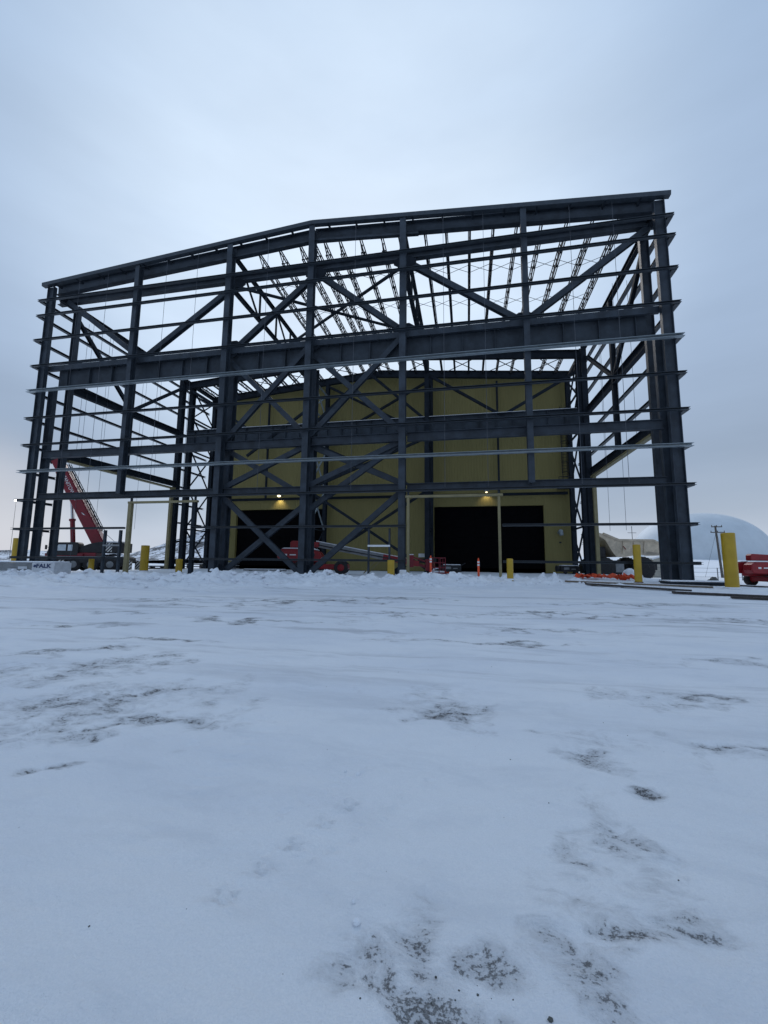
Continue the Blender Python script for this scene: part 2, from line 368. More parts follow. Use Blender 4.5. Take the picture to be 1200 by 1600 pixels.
# where the gravel shows through
dirt = np.zeros_like(X)
WX = fbm(X * 2.1 + 3, Y * 2.1, 4); WY = fbm(X * 2.1, Y * 2.1 + 9, 4)
def blob(x, y, rx, ry, a, ang=0.0):
    k = 1.1 * math.sqrt(rx * ry) + .05
    xs = X - x + k * WX * 1.3; ys = Y - y + k * WY
    u = (xs * math.cos(ang) + ys * math.sin(ang)) / rx; v = (-xs * math.sin(ang) + ys * math.cos(ang)) / ry
    dirt[...] = np.maximum(dirt, a * np.exp(-(u * u + v * v)))
for b in [(31.70, -22.32, .40, .13, .82, -.15), (31.86, -22.36, .42, .09, 0.84, 0), (31.58, -22.12, .26, .14, .72, -.6), (31.34, -22.17, .20, .15, .62, 0), (31.78, -22.12, .3, .10, .60, .3), (31.50, -21.95, .25, .2, .45, 0),
          (32.56, -21.85, .30, .12, .64, .35), (32.28, -22.03, .22, .15, .60, -.5), (32.45, -21.7, .3, .3, .42, 0), (34.5, -18.3, .60, .15, .70, .15), (34.2, -18.5, 1.2, .4, .45, .2), (31.6, -19.55, .55, .26, .66, .2), (31.7, -19.2, .6, .25, .58, .3), (31.2, -19.0, .8, .5, .4, .3),
          (32.88, -20.68, .16, .16, .66, 0), (32.7, -20.2, .32, .16, .60, -.3), (32.8, -19.9, .5, .3, .42, 0), (29.02, -20.3, .45, .28, .68, .5), (28.7, -20.6, .6, .12, .68, .45), (27.73, -20.25, 1.1, .2, .64, .45), (28.0, -19.9, 1.3, .14, .70, .5), (28.67, -20.71, .18, .10, .74, 0), (28.79, -21.19, .22, .10, .70, .3), (28.0, -20.2, 1.6, .8, .52, .45), (26.6, -18.9, 1.8, .6, .54, .4), (25.5, -18.2, 1.4, .22, .66, .4),
          (32.5, -21.15, .20, .6, .45, .1), (33.93, -19.84, .35, .12, .70, 0), (34.3, -20.1, .45, .2, .6, 0), (34.0, -20.0, .9, .5, .4, .1), (26.3, -17.0, 1.3, .2, .74, .1), (31.8, -15.95, 2.0, .2, .74, .05), (26.9, -14.7, 2.6, .28, .72, .1), (34.6, -11.9, 3.2, .28, .70, .1), (26.7, -10.9, 3.0, .42, .74, .15), (33.5, -14.4, 2.6, .28, .64, .1), (36.6, -9.5, 3.4, .35, .66, .1), (24.5, -12.5, 3.0, .36, .70, .1), (38.4, -12.2, 2.8, .3, .62, .1), (21.5, -11.6, 3.2, .36, .68, .2), (29.5, -9.4, 3.2, .32, .62, .1), (36.0, -16.6, 1.6, .25, .58, .1), (23.5, -16.2, 1.6, .2, .62, .3), (30.0, -12.8, 2.4, .25, .6, .1), (22.8, -14.4, 1.8, .2, .62, .2)]:
    blob(*b)
Z -= 0.016 * sstep(.25, .75, dirt + .6 * fbm(X * 6, Y * 8, 3)) * sstep(-14, -19, Y)
ny, nx = X.shape
me = bpy.data.meshes.new('ground')
nv = nx * ny
me.vertices.add(nv); co = np.stack([X.ravel(), Y.ravel(), Z.ravel()], 1); me.vertices.foreach_set('co', co.ravel())
ii = np.arange(nv).reshape(ny, nx)
q = np.stack([ii[:-1, :-1], ii[:-1, 1:], ii[1:, 1:], ii[1:, :-1]], -1).reshape(-1, 4)
me.loops.add(q.size); me.loops.foreach_set('vertex_index', q.ravel().astype(np.int32))
me.polygons.add(len(q)); me.polygons.foreach_set('loop_start', np.arange(0, q.size, 4, dtype=np.int32))
me.polygons.foreach_set('use_smooth', np.ones(len(q), bool))
at = me.attributes.new('gravel', 'FLOAT', 'POINT'); at.data.foreach_set('value', dirt.ravel().astype(np.float32))
me.update(calc_edges=True); me.validate()
g = bpy.data.objects.new('snowy_ground', me); COL.objects.link(g); g['kind'] = 'structure'
def z_at(x, y):
    i = min(max(np.searchsorted(gx, x), 1), nx - 1); j = min(max(np.searchsorted(gy, y), 1), ny - 1)
    return float(Z[j, i])

sm = bpy.data.materials.new('snow_ground'); sm.use_nodes = True
t = sm.node_tree; b = t.nodes['Principled BSDF']; b.inputs['Roughness'].default_value = 0.8; b.inputs['Specular IOR Level'].default_value = 0.25
def nd(k, **kw):
    n = t.nodes.new(k)
    for a, v in kw.items():
        if a in n.inputs: n.inputs[a].default_value = v
        else: setattr(n, a, v)
    return n
lk = t.links.new
tcn = nd('ShaderNodeTexCoord')
def noise(scale, detail=6, rough=0.6, stretch=(1, 1, 1), rot=0.0, dist=0.0):
    mpn = nd('ShaderNodeMapping'); mpn.inputs['Scale'].default_value = stretch; mpn.inputs['Rotation'].default_value = (0, 0, rot); lk(tcn.outputs['Object'], mpn.inputs[0])
    n = nd('ShaderNodeTexNoise'); n.inputs['Scale'].default_value = scale; n.inputs['Detail'].default_value = detail; n.inputs['Roughness'].default_value = rough; n.inputs['Distortion'].default_value = dist
    lk(mpn.outputs[0], n.inputs['Vector']); return n.outputs[0]
def mrange(v, a, bb, c=0.0, d=1.0, smooth=True):
    n = nd('ShaderNodeMapRange'); n.interpolation_type = 'SMOOTHSTEP' if smooth else 'LINEAR'
    for i, x in zip(('From Min', 'From Max', 'To Min', 'To Max'), (a, bb, c, d)): n.inputs[i].default_value = x
    lk(v, n.inputs['Value']); return n.outputs[0]
def mth(op, a, bb):
    n = nd('ShaderNodeMath'); n.operation = op
    for i, x in enumerate((a, bb)):
        if isinstance(x, (int, float)): n.inputs[i].default_value = x
        else: lk(x, n.inputs[i])
    return n.outputs[0]
def cmix(f, a, bb):
    n = nd('ShaderNodeMix'); n.data_type = 'RGBA'
    if isinstance(f, (int, float)): n.inputs[0].default_value = f
    else: lk(f, n.inputs[0])
    for i, x in ((6, a), (7, bb)):
        if isinstance(x, tuple): n.inputs[i].default_value = (*x, 1)
        else: lk(x, n.inputs[i])
    return n.outputs[2]
atn = nd('ShaderNodeAttribute'); atn.attribute_name = 'gravel'
soft = noise(0.45, 6, .6, (.7, 1.3, 1), .3); fine = noise(120, 3); mid = noise(7, 6, 0.65, (0.7, 1.5, 1), 0.5); band = noise(1.1, 6, 0.62, (0.22, 1.7, 1), 0.18)
grit = mth('ADD', mth('MULTIPLY', noise(14, 5, 0.7, (1, 1.5, 1), 0.6), .5), mth('MULTIPLY', noise(52, 4, 0.7, (1, 1.7, 1), 0.4), .5))
patch = noise(1.7, 7, .66, (.6, 1.5, 1), .35, .4)
c0 = cmix(mrange(soft, .3, .7), (0.76, 0.79, 0.84), (0.86, 0.875, 0.895))
c0 = cmix(mrange(patch, .46, .74, 0, .36), c0, (0.60, 0.63, 0.68))
c0 = cmix(mrange(fine, .3, .7, 0, .24), c0, (0.60, 0.64, 0.70))
sepn = nd('ShaderNodeSeparateXYZ'); lk(tcn.outputs['Object'], sepn.inputs[0])
zone = mth('MULTIPLY', mrange(sepn.outputs[1], -21, -16), mrange(sepn.outputs[1], -4.5, -8.0))
ice = mth('MULTIPLY', mrange(band, .52, .68), zone)
c0 = cmix(mth('MULTIPLY', ice, 0.60), c0, (0.42, 0.43, 0.455))
A = atn.outputs['Fac']
strk = noise(4.5, 8, .72, (0.95, 1.45, 1), .45, .6)
mm = mth('ADD', A, mth('MULTIPLY', mth('SUBTRACT', strk, .5), 1.9))
mm = mth('MULTIPLY', mm, mrange(A, .03, .35))
c1 = cmix(mrange(mm, .10, .95, 0, .66), c0, (0.30, 0.305, 0.32))
n_a = noise(34, 6, .75, (1, 1.25, 1), .4); n_b = noise(95, 3, .6)
gr = mth('ADD', mth('MULTIPLY', n_a, .7), mth('MULTIPLY', n_b, .3))
g2 = mth('MULTIPLY', mrange(mth('ADD', gr, mth('MULTIPLY', mth('SUBTRACT', mm, .75), .30)), 0.455, .575), mrange(mm, .30, .80))
c2 = cmix(mth('MULTIPLY', g2, .95), c1, cmix(n_b, (0.042, 0.042, 0.043), (0.14, 0.138, 0.136)))
spk = nd('ShaderNodeTexVoronoi'); spk.inputs['Scale'].default_value = 9.0; lk(tcn.outputs['Object'], spk.inputs['Vector'])
spn = noise(3.3, 2)
ss = mth('MULTIPLY', mrange(spk.outputs['Distance'], .055, .02), mrange(spn, .64, .70))
c3 = cmix(mth('MULTIPLY', ss, .8), c2, (0.08, 0.075, 0.07))
lk(c3, b.inputs['Base Color'])
bmp = nd('ShaderNodeBump'); bmp.inputs['Strength'].default_value = 0.85; bmp.inputs['Distance'].default_value = 0.03
hh = mth('ADD', mth('MULTIPLY', noise(38, 6, 0.7), 0.5), mth('ADD', mth('MULTIPLY', noise(5, 5, .6, (1, 1.4, 1), .5), 1.0), mth('MULTIPLY', fine, .12)))
hh = mth('SUBTRACT', hh, mth('MULTIPLY', mrange(g2, .24, .5), .5))
lk(hh, bmp.inputs['Height']); lk(bmp.outputs[0], b.inputs['Normal'])
me.materials.append(sm)

# loose clods lying on the bank and the yard
cl = MB()
def clod(mb, x, y, z, r):
    n = 7; ph = random.uniform(0, 6); vs = []
    lv = [(0.75, -.35), (1.0, 0.1), (0.7, 0.6), (0.25, 0.85)]
    for rr, zz in lv:
        for k in range(n):
            a = ph + 2 * math.pi * k / n; s = rr * r * random.uniform(0.75, 1.2)
            vs.append((x + s * math.cos(a), y + s * math.sin(a), z + zz * r * random.uniform(.8, 1.1)))
    fs = []
    for j in range(len(lv) - 1):
        for k in range(n): fs.append((j * n + k, j * n + (k + 1) % n, (j + 1) * n + (k + 1) % n, (j + 1) * n + k))
    fs.append(tuple(range((len(lv) - 1) * n, len(lv) * n))); mb.add(vs, fs)
for _ in range(420):
    x = random.uniform(-6, 37.5); d = random.gauss(1.1, .75); r = 0.035 + 0.11 * random.random() ** 3
    r *= float(np.interp(x, [28, 37], [1, .6])); y = -4.7 + .24 * (x - 28) + d
    clod(cl, x, y, z_at(x, y) + .25 * r, r)
for _ in range(90):
    x = random.uniform(14, 37.5); d = random.gauss(-.5, .5); y = -4.7 + .24 * (x - 28) + d; r = random.uniform(.025, .07)
    clod(cl, x, y, z_at(x, y) + .2 * r, r)
for x, y, r in [(31.31, -22.03, .020), (31.0, -20.82, .026), (31.27, -21.93, .012), (30.9, -20.80, .012)]: clod(cl, x, y, z_at(x, y) + .2 * r, r)
cl.build('snow_lumps', M['snow'], kind='stuff')
peb = MB()
for _ in range(34):
    x = random.uniform(29.6, 34.5); y = random.uniform(-22.6, -17.5); r = random.uniform(.002, .0055)
    if random.random() < .3: x = random.gauss(31.7, .2); y = random.gauss(-22.28, .08)
    clod(peb, x, y, z_at(x, y), r)
clod(peb, 32.07, -22.27, z_at(32.07, -22.27), .010)
peb.build('loose_gravel', M['stone'], kind='stuff')

# ------------------------------------------------------------------ steel building frame
F = thing('steel_building_frame', 'unfinished dark blue steel frame of a tall gabled building, not yet clad', 'steel frame')
W = 43.43; RX = 21.85
def zroof(x, e=22.02, r=23.72): return e + (r - e) * (1 - abs(x - RX) / RX)
S = M['steel']; SD = M['steel_dark']
def one(name, fn, m=None, parent=F, label=None):
    mb = MB(); fn(mb); return mb.build(name, m or S, parent, label=label)
def col(x, y, z0, z1, h, w_, m=None, plate=True, name='column', tf=0.04, side=False):
    o = one(name, lambda q: q.I((x, y, z0), (x, y, z1), h, w_, tf, 0.03, up=(1, 0, 0) if side else (0, 1, 0)), m)
    if side: h, w_ = w_, h
    if plate and z0 < 1:
        p = MB(); p.box(x - w_ * .75, x + w_ * .75, y - h * .62, y + h * .62, z0 - .04, z0 + .035)
        for sx in (-1, 1):
            for sy in (-1, 1): p.tube((x + sx * w_ * .62, y + sy * h * .52, z0), (x + sx * w_ * .62, y + sy * h * .52, z0 + .12), .022, n=6)
        p.build('base_plate', SD, o)
    return o
# front corners, girder supports, tall truss posts
for x, xi, xj in ((0.62, 1.0, 1.0), (42.88, 42.66, 42.76)):
    col(x, 0.30, 0, zroof(x) - .28, .56, .30, side=True)
    col(xi, 0.90, 0, 13.84, .54, .30, side=True)
    col(xj, 2.20, 0, 21.3, .50, .30, side=True)
# wind posts (front flange in the girt plane)
for x, z0, h in ((8.4, 5.42, .44), (15.83, 0, .52), (21.87, 0, .50), (28.05, 0, .50), (35.42, 5.42, .42)):
    col(x, .03 + h / 2, z0, zroof(x) - .30, h, .40 if z0 == 0 else .34, name='wind_post')
for x in (15.83, 21.87):
    col(x + .05, 1.22, 0, 13.84, .60, .46)
# rear frames
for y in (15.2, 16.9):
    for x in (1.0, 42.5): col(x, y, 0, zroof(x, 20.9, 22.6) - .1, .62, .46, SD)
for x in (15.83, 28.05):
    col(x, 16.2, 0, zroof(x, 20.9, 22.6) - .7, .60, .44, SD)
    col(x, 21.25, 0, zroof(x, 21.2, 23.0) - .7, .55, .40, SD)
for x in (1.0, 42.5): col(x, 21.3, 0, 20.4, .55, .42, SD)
# rafters
def rafter(y, e, r, h, w_, x0=.55, x1=42.88, m=None):
    for xa, xb in ((x0, RX), (RX, x1)):
        one('rafter', lambda q: q.I((xa, y, zroof(xa, e, r)), (xb, y, zroof(xb, e, r)), h, w_, .045, .03), m)
rafter(.82, 21.78, 23.26, .80, .40)
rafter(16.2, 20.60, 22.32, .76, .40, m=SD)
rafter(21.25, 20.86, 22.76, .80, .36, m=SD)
# deeper haunch pieces under the ridge, in line with the end posts
for xa, xb in ((14.4, RX), (RX, 29.0)):
    zz = lambda x: zroof(x, 21.58, 23.08)
    one('haunch', lambda q: q.C((xa, .42, 22.20 if xa < 20 else 22.68), (xb, .42, 22.68 if xa < 20 else 22.10), .14, .26, .02, flip=-1))
# outer rake channel on packers
for xa, xb in ((0, RX), (RX, W)):
    one('rake_channel', lambda q: q.C((xa, -.06, zroof(xa) - .14), (xb, -.06, zroof(xb) - .14), .28, .32, .02, flip=-1), M['girt'])
    for k in range(11):
        x = xa + (xb - xa) * (k + .6) / 11.4
        one('packer', lambda q: q.bar((x, .02, zroof(x) - .22), (x, .62, zroof(x) - .22), .16, .10), SD)
# upper chord
one('truss_chord', lambda q: q.I((.3, 1.25, 21.12), (43.1, 1.25, 21.12), .44, .40, .04, .03))
# plate girder with stiffeners and cap
gd = one('plate_girder', lambda q: q.I((1.3, 1.02, 14.70), (42.1, 1.02, 14.70), 1.72, .54, .05, .03), M['girder'])
for k in range(21):
    x = 2.3 + 1.96 * k
    if min(abs(x - p_) for p_ in (8.4, 15.83, 21.87, 28.05, 35.42)) < .3: continue
    one('stiffener', lambda q: q.box(x - .016, x + .016, .79, 1.00, 13.90, 15.51), M['girder'], gd)
one('cap_channel', lambda q: q.C((.5, .64, 15.33), (42.7, .64, 15.33), .40, .20, .03, flip=-1), M['steel'])
for k in range(60):
    x = 1.9 + k * .68
    if k % 5 in (1, 2): one('clip', lambda q: q.box(x - .06, x + .06, .70, .78, 15.03, 15.11), SD)
# intermediate beams
for z, h in ((8.56, .54), (5.42, .46)):
    xs = [1.1, 8.2, 15.55, 21.6, 27.8, 35.2, 42.4]
    for xa, xb in zip([1.1, 16.05, 22.1, 28.3], [15.6, 21.65, 27.85, 42.4]):
        one('spandrel_beam', lambda q: q.I((xa, .62, z), (xb, .62, z), h, .34, .035, .025))
# truss web
TW = [((1.2, 1.25, 21.1), (8.4, 1.25, 15.65)), ((8.4, 1.25, 15.65), (15.83, 1.25, 20.75)), ((15.83, 1.25, 15.65), (21.87, 1.25, 20.75)), ((21.87, 1.25, 20.75), (28.05, 1.25, 15.75)), ((28.05, 1.25, 20.8), (35.42, 1.25, 15.65)), ((35.42, 1.25, 15.65), (42.7, 1.25, 20.9))]
for A, B in TW: one('truss_diagonal', lambda q: q.I(A, B, .34, .36, .03, .025, up=(0, 1, 0)))
# front X bracing in the two inner bays
XB = []
for xa, xb in ((15.95, 21.75), (21.98, 27.95)):
    XB += [((xa, .72, 9.0), (xb, .72, 15.2)), ((xa, .90, 14.6), (xb, .90, 8.95))]
    XB += [((xa, .80, 5.75), (xb, .80, 8.40)), ((xa, 1.02, 8.35), (xb, 1.02, 5.0 if xa < 20 else 5.75))]
XB += [((15.95, .72, 5.15), (21.7, .72, .05)), ((15.95, .96, .05), (21.75, .96, 4.6)), ((22.0, .72, .05), (27.9, .72, 5.15)), ((22.0, .96, 4.25), (27.9, .96, 8.35))]
for A, B in XB: one('brace', lambda q: q.I(A, B, .24, .34, .025, .02, up=(0, 1, 0)))
for x in (15.83, 21.87, 28.05):
    for z in (5.42, 8.6, 15.2, .32):
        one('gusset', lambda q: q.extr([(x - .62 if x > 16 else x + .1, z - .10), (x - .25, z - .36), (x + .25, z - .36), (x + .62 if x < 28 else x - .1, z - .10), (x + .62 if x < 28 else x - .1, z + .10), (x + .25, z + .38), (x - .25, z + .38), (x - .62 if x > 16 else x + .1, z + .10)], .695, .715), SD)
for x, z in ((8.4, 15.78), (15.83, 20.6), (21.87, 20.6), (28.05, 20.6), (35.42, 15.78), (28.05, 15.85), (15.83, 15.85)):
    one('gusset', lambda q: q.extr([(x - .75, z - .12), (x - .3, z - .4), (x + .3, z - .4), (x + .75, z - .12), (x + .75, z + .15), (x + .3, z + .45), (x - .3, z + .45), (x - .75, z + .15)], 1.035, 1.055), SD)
# rear girder, rear truss and bracing
rg = one('rear_girder', lambda q: q.I((1.2, 16.2, 14.50), (42.3, 16.2, 14.50), 1.70, .46, .05, .03), M['girder'])
for k in range(26):
    x = 2.2 + 1.55 * k
    one('stiffener', lambda q: q.box(x - .016, x + .016, 15.99, 16.18, 13.71, 15.29), M['girder'], rg)
one('snow_cap', lambda q: q.box(3.2, 42.0, 15.99, 16.42, 15.353, 15.40), M['snow'], rg, label='thin line of snow along the top of the rear girder')
RB = [((15.83, 16.2, 15.0), (21.9, 16.2, 20.6)), ((21.9, 16.2, 20.6), (28.05, 16.2, 15.0)), ((28.05, 16.2, 19.9), (35.3, 16.2, 15.1)), ((35.3, 16.2, 15.1), (42.2, 16.2, 19.0)), ((1.2, 16.2, 20.2), (8.6, 16.2, 15.2)), ((8.6, 16.2, 12.2), (15.83, 16.2, 17.3)),
      ((15.83, 21.25, 21.7), (28.05, 21.25, 14.9)), ((15.83, 21.25, 15.0), (28.05, 21.25, 21.6)),
      ((15.83, 16.2, 8.2), (28.05, 16.2, .3)), ((15.83, 16.5, .3), (28.05, 16.5, 8.0)), ((15.83, 16.2, 8.4), (28.05, 16.2, 13.3)), ((15.83, 16.5, 13.4), (28.05, 16.5, 7.8))]
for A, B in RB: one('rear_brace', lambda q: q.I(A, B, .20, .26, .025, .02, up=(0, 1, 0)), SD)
for xa, xb in ((1.2, 15.6), (16.1, 27.8), (28.3, 42.1)): one('wall_beam', lambda q: q.I((xa, 21.35, 8.25), (xb, 21.35, 8.25), .28, .22, .02, .02), SD)
for x in (8.35, 35.25): one('hanger', lambda q: q.I((x, 21.35, 8.4), (x, 21.35, 20.9), .2, .2, .02, .02, up=(0, 1, 0)), SD)
# bay bracing between the two rear column lines
for x in (1.0, 15.83, 28.05, 42.35):
    lv = [0.3, 4.4, 8.9, 13.4, 17.2, 20.4]
    for za, zb in zip(lv[:-1], lv[1:]):
        ya = 17.1 if x in (1.0, 42.35) else 16.5
        one('lattice_brace', lambda q: (q.bar((x - .06, ya, za), (x - .06, 21.1, zb), .14, .10, up=(1, 0, 0)), q.bar((x + .06, ya, zb), (x + .06, 21.1, za), .14, .10, up=(1, 0, 0)), q.bar((x, ya, zb), (x, 21.1, zb), .16, .14)), M['galv'] if (x == 15.83) and za > 4 and za < 18 else SD)  # paler colour on the middle levels of one inner line
# side walls: girts, eave struts, runway beams, door headers, V braces
GZ = [20.51, 19.27, 17.31, 15.26, 13.31, 11.22, 9.20, 7.24, 5.16, 3.09, 1.08]
for xs, sg in ((0.004, 1), (43.426, -1)):
    fl = sg
    def sg_girt(ya, yb, z): one('side_girt', lambda q: q.C((xs, ya, z - .06), (xs, yb, z - .06), .17, .26, .018, flip=1 if sg > 0 else -1), M['girt'])
    for z in GZ[:7]: sg_girt(-.034, 21.4, z)
    for z in GZ[7:]: sg_girt(-.034, 2.6, z); sg_girt(17.0, 21.4, z)
    xi = 1.05 if sg > 0 else 42.72
    one('eave_strut', lambda q: q.I((xi, .7, 21.05), (xi, 21.2, 20.95), .42, .3, .03, .02), SD)
    one('runway_beam', lambda q: q.I((xi, 2.3, 14.35), (xi, 15.0, 14.75), .62, .36, .045, .03), SD)
    one('door_header', lambda q: q.I((xi, 2.3, 8.95), (xi, 15.0, 9.10), .56, .36, .045, .03), SD)
    one('header_soffit', lambda q: q.box(xi - .17, xi + .17, 2.6, 14.9, 8.50, 8.66), M['tan'])
    one('door_post', lambda q: q.box(xi - .14, xi + .14, 14.35, 14.63, 0, 8.5), M['tan'], label='tan painted side door post')
    ym = 8.3
    one('side_post', lambda q: q.I((xi, ym, 9.2), (xi, ym, 20.8), .32, .30, .025, .02, up=(1, 0, 0)), SD)
    for (A, B) in (((xi, 2.25, 20.2), (xi, ym, 14.8)), ((xi, 14.9, 19.8), (xi, ym, 14.8)), ((xi, 2.5, 9.4), (xi, ym, 14.2)), ((xi, 14.9, 9.4), (xi, ym, 14.2))):
        if A[2] < 10: continue
        one('side_brace', lambda q: q.I(A, B, .26, .28, .025, .02, up=(1, 0, 0)), SD)
# front girts
pale = (13.31, 7.24)
def girt(xa, xb, z):
    p = z in pale
    one('wall_girt', lambda q: q.C((xa, -.04, z - (.075 if p else .06)), (xb, -.04, z - (.075 if p else .06)), .17 if p else .13, .27 if p else .19, .018, flip=1), M['galv'] if p else M['girt'], label='pale galvanised wall girt' if p else None)
for z in GZ[:9]:
    girt(0, 21.87, z); girt(21.874, W, z + .0)
for z in GZ[9:]:
    girt(0, 9.35, z); girt(14.3, 28.35, z); girt(33.75, W, z)
# end clips that close each girt at the corner
# longitudinal trusses over the inner column lines
for x in (15.83, 28.05):
    zt, zb_ = 22.45, 19.95
    one('roof_truss_chord', lambda q: q.I((x, .55, zt), (x, 16.0, zt - .1), .26, .26, .025, .02), SD)
    one('roof_truss_chord', lambda q: q.I((x, .55, zb_), (x, 16.0, zb_), .26, .26, .025, .02), SD)
    ys = [1.6, 4.5, 7.4, 10.3, 13.2, 16.0]
    for k, y in enumerate(ys[1:-1]): one('roof_truss_web', lambda q: q.bar((x, y, zb_), (x, y, zt), .13, .13, up=(0, 1, 0)), SD)
    for k in range(5):
        A = (x, ys[k], zt if k % 2 == 0 else zb_); B = (x, ys[k + 1], zb_ if k % 2 == 0 else zt)
        one('roof_truss_web', lambda q: q.bar(A, B, .12, .12), SD)
# roof-plane X brace
for A, B in (((15.95, .9, 20.3), (27.9, 9.2, 20.3)), ((15.95, 9.2, 20.2), (27.9, .9, 20.2))): one('plan_brace', lambda q: q.bar(A, B, .16, .16), SD)
# open web joists
def joist(x, ya, yb, zt, dep, panels, name='roof_joist'):
    mb = MB(); zb2 = zt - dep
    for s in (-.07, .07): mb.bar((x + s, ya, zt), (x + s, yb, zt), .075, .06)
    for s in (-.06, .06): mb.bar((x + s, ya + .9, zb2), (x + s, yb - .9, zb2), .075, .06)
    st = (yb - ya - .6) / (2 * panels)
    for k in range(2 * panels):
        y0 = ya + .3 + st * k; a, c = (zt, zb2) if k % 2 == 0 else (zb2, zt)
        if k == 0: y0b, a = ya + .05, zt
        else: y0b = y0
        s = .0
        mb.tube((x + s, y0b, a), (x + s, ya + .3 + st * (k + 1), c), .036, n=5, cap=False)
        if k % 2 == 0: mb.tube((x + s, ya + .3 + st * (k + 1), zb2), (x + s, ya + .3 + st * (k + 1), zt), 0.03, n=5, cap=False)
    mb.build(name, SD, F)
JX = [17.4, 18.95, 20.5, 21.55, 22.3, 23.4, 24.9, 26.4, 27.6, 29.35, 30.75, 32.25, 33.75, 35.2, 36.7, 38.2, 39.7, 41.2]
for x in JX: joist(x, .95, 16.1, zroof(x, 21.58, 23.08) + .16, .62, 11)
JX2 = [1.9, 3.4, 4.9, 6.4, 7.9, 9.4, 10.9, 12.4, 13.9, 15.4] + JX
for x in JX2: joist(x, 16.3, 21.3, zroof(x, 20.95, 22.75) + .12, .40, 4)
for y, zb2 in ((4.6, 0), (8.6, 0), (12.6, 0)):
    mb = MB()
    for a, c in zip(JX[:-1], JX[1:]):
        za = zroof(a, 21.58, 23.08) + .16; zc = zroof(c, 21.58, 23.08) + .16
        mb.tube((a, y, za), (c, y, zc - .62), .017, n=5, cap=False); mb.tube((a, y, za - .62), (c, y, zc), .017, n=5, cap=False)
    mb.build('joist_bridging', SD, F)
mb = MB()
xs = [1.9, 6.4, 10.9, 15.4, 20.5, 24.9, 29.35, 33.75, 38.2, 42.0]
for a, c in zip(xs[:-1], xs[1:]):
    za = zroof(a, 20.9, 22.7); zc = zroof(c, 20.9, 22.7)
    mb.bar((a, 16.5, za), (c, 21.0, zc), .06, .06); mb.bar((a, 21.0, za - .02), (c, 16.5, zc - .02), .06, .06)
mb.build('roof_cross_brace', SD, F)
# sag rods
for x in (3.3, 5.82, 10.8, 13.3, 18.7, 24.9, 30.6, 33.05, 38.05, 40.4): one('sag_rod', lambda q: q.tube((x, .14, 5.3), (x, .14, zroof(x) - .3), .013, n=5), M['rod'])
for x in (.2, 43.2):
    for y in (4.0, 6.2, 10.4, 12.8): one('sag_rod', lambda q: q.tube((x, y, 8.9), (x, y, 21.0), .013, n=5), M['rod'])
for x, y, z in ((42.2, 6.2, 3.2), (42.2, 9.4, 3.4), (1.1, 3.6, 1.0), (1.1, 9.8, 3.8), (1.1, 5.6, 4.2)): one('hanging_rope', lambda q: q.tube((x, y, z), (x + .05, y, 20.9), .012, n=5), M['rod'])
# framed openings in the end wall
def opening(xa, xb, right_m, hw):
    one('opening_post', lambda q: q.box(xa - hw, xa + hw, -.10, .12, 0, 4.68), M['tan'], label='tan painted opening post')
    one('opening_post', lambda q: q.box(xb - hw, xb + hw, -.10, .12, -.05, 4.68), right_m)
    one('opening_lintel', lambda q: q.box(xa - .16, xb + .22, -.12, .10, 4.685, 4.82), M['tan'], label='tan painted opening lintel')
    for x in (xa, xb): one('opening_hanger', lambda q: q.box(x - .05, x + .05, -.02, .10, 4.825, 5.2), S)
opening(9.58, 14.42, SD, .13); opening(28.46, 33.6, M['tan'], .07)  # dark steel on the left frame's right post paints its shaded side
for xa, xb in ((7.68, 8.9), (26.1, 27.35)):
    for x in (xa, xb): one('door_stud', lambda q: q.box(x - .07 if xa < 20 else x - .05, x + .07 if xa < 20 else x + .05, .0, .16, 0, 2.9), S)
    one('door_lintel', lambda q: q.box(xa - .05, xb + .05, -.012, -.002 + .14, 1.82, 1.93), M['white'] if xa > 20 else M['grey'])
# ------------------------------------------------------------------ existing yellow building
Bd = thing('maintenance_building', 'existing olive yellow metal clad shop with two open bay doors coloured as black interior shade behind the steel frame', 'building')
YB = 22.0
def zr(x): return zroof(x, 21.25, 23.2)
def wall_mesh():
    mb = MB(); x0, x1 = .62, 42.86; d = .26
    for a, b_, z0, z1 in ((x0, 4.28, -.3, 7.1), (15.9, 28.25, -.3, 7.1), (39.8, x1, -.3, 7.1)): mb.box(a, b_, YB, YB + d, z0, z1)
    mb.extr([(x0, 7.1), (x1, 7.1), (x1, zr(x1)), (RX, zr(RX)), (x0, zr(x0))], YB, YB + d)
    for x in (x0, x1 - d): mb.extr([(x, -.3), (x + d, -.3), (x + d, 21.2), (x, 21.2)], YB + d + .003, 58)
    mb.extr([(x0, -.3), (x1, -.3), (x1, zr(x1)), (RX, zr(RX)), (x0, zr(x0))], 58, 58.25)
    return mb
wl = wall_mesh().build('wall', M['siding'], Bd)
rf = MB(); rf.extr([(.3, zr(.62) + .02), (RX, zr(RX) + .02), (43.2, zr(42.86) + .02), (43.2, zr(42.86) + .22), (RX, zr(RX) + .24), (.3, zr(.62) + .22)], YB - .12, 58.5); rf.build('roof', M['steel_dark'], Bd)
tr = MB()
for xa, xb in ((.5, RX), (RX, 43.0)): tr.bar((xa, YB - .05, zr(xa) - .16), (xb, YB - .05, zr(xb) - .16), .12, .06)
tr.build('rake_trim', M['grey'], Bd)
for a, b_ in ((4.28, 15.9), (28.25, 39.8)):
    jb = MB(); jb.box(a - .12, a + .02, YB - .05, YB + .34, -.2, 7.12); jb.box(b_ - .02, b_ + .12, YB - .05, YB + .34, -.2, 7.12); jb.box(a - .12, b_ + .12, YB - .054, YB + .33, 7.125, 7.26)
    jb.build('door_jamb', M['siding'], Bd)
inn = MB()
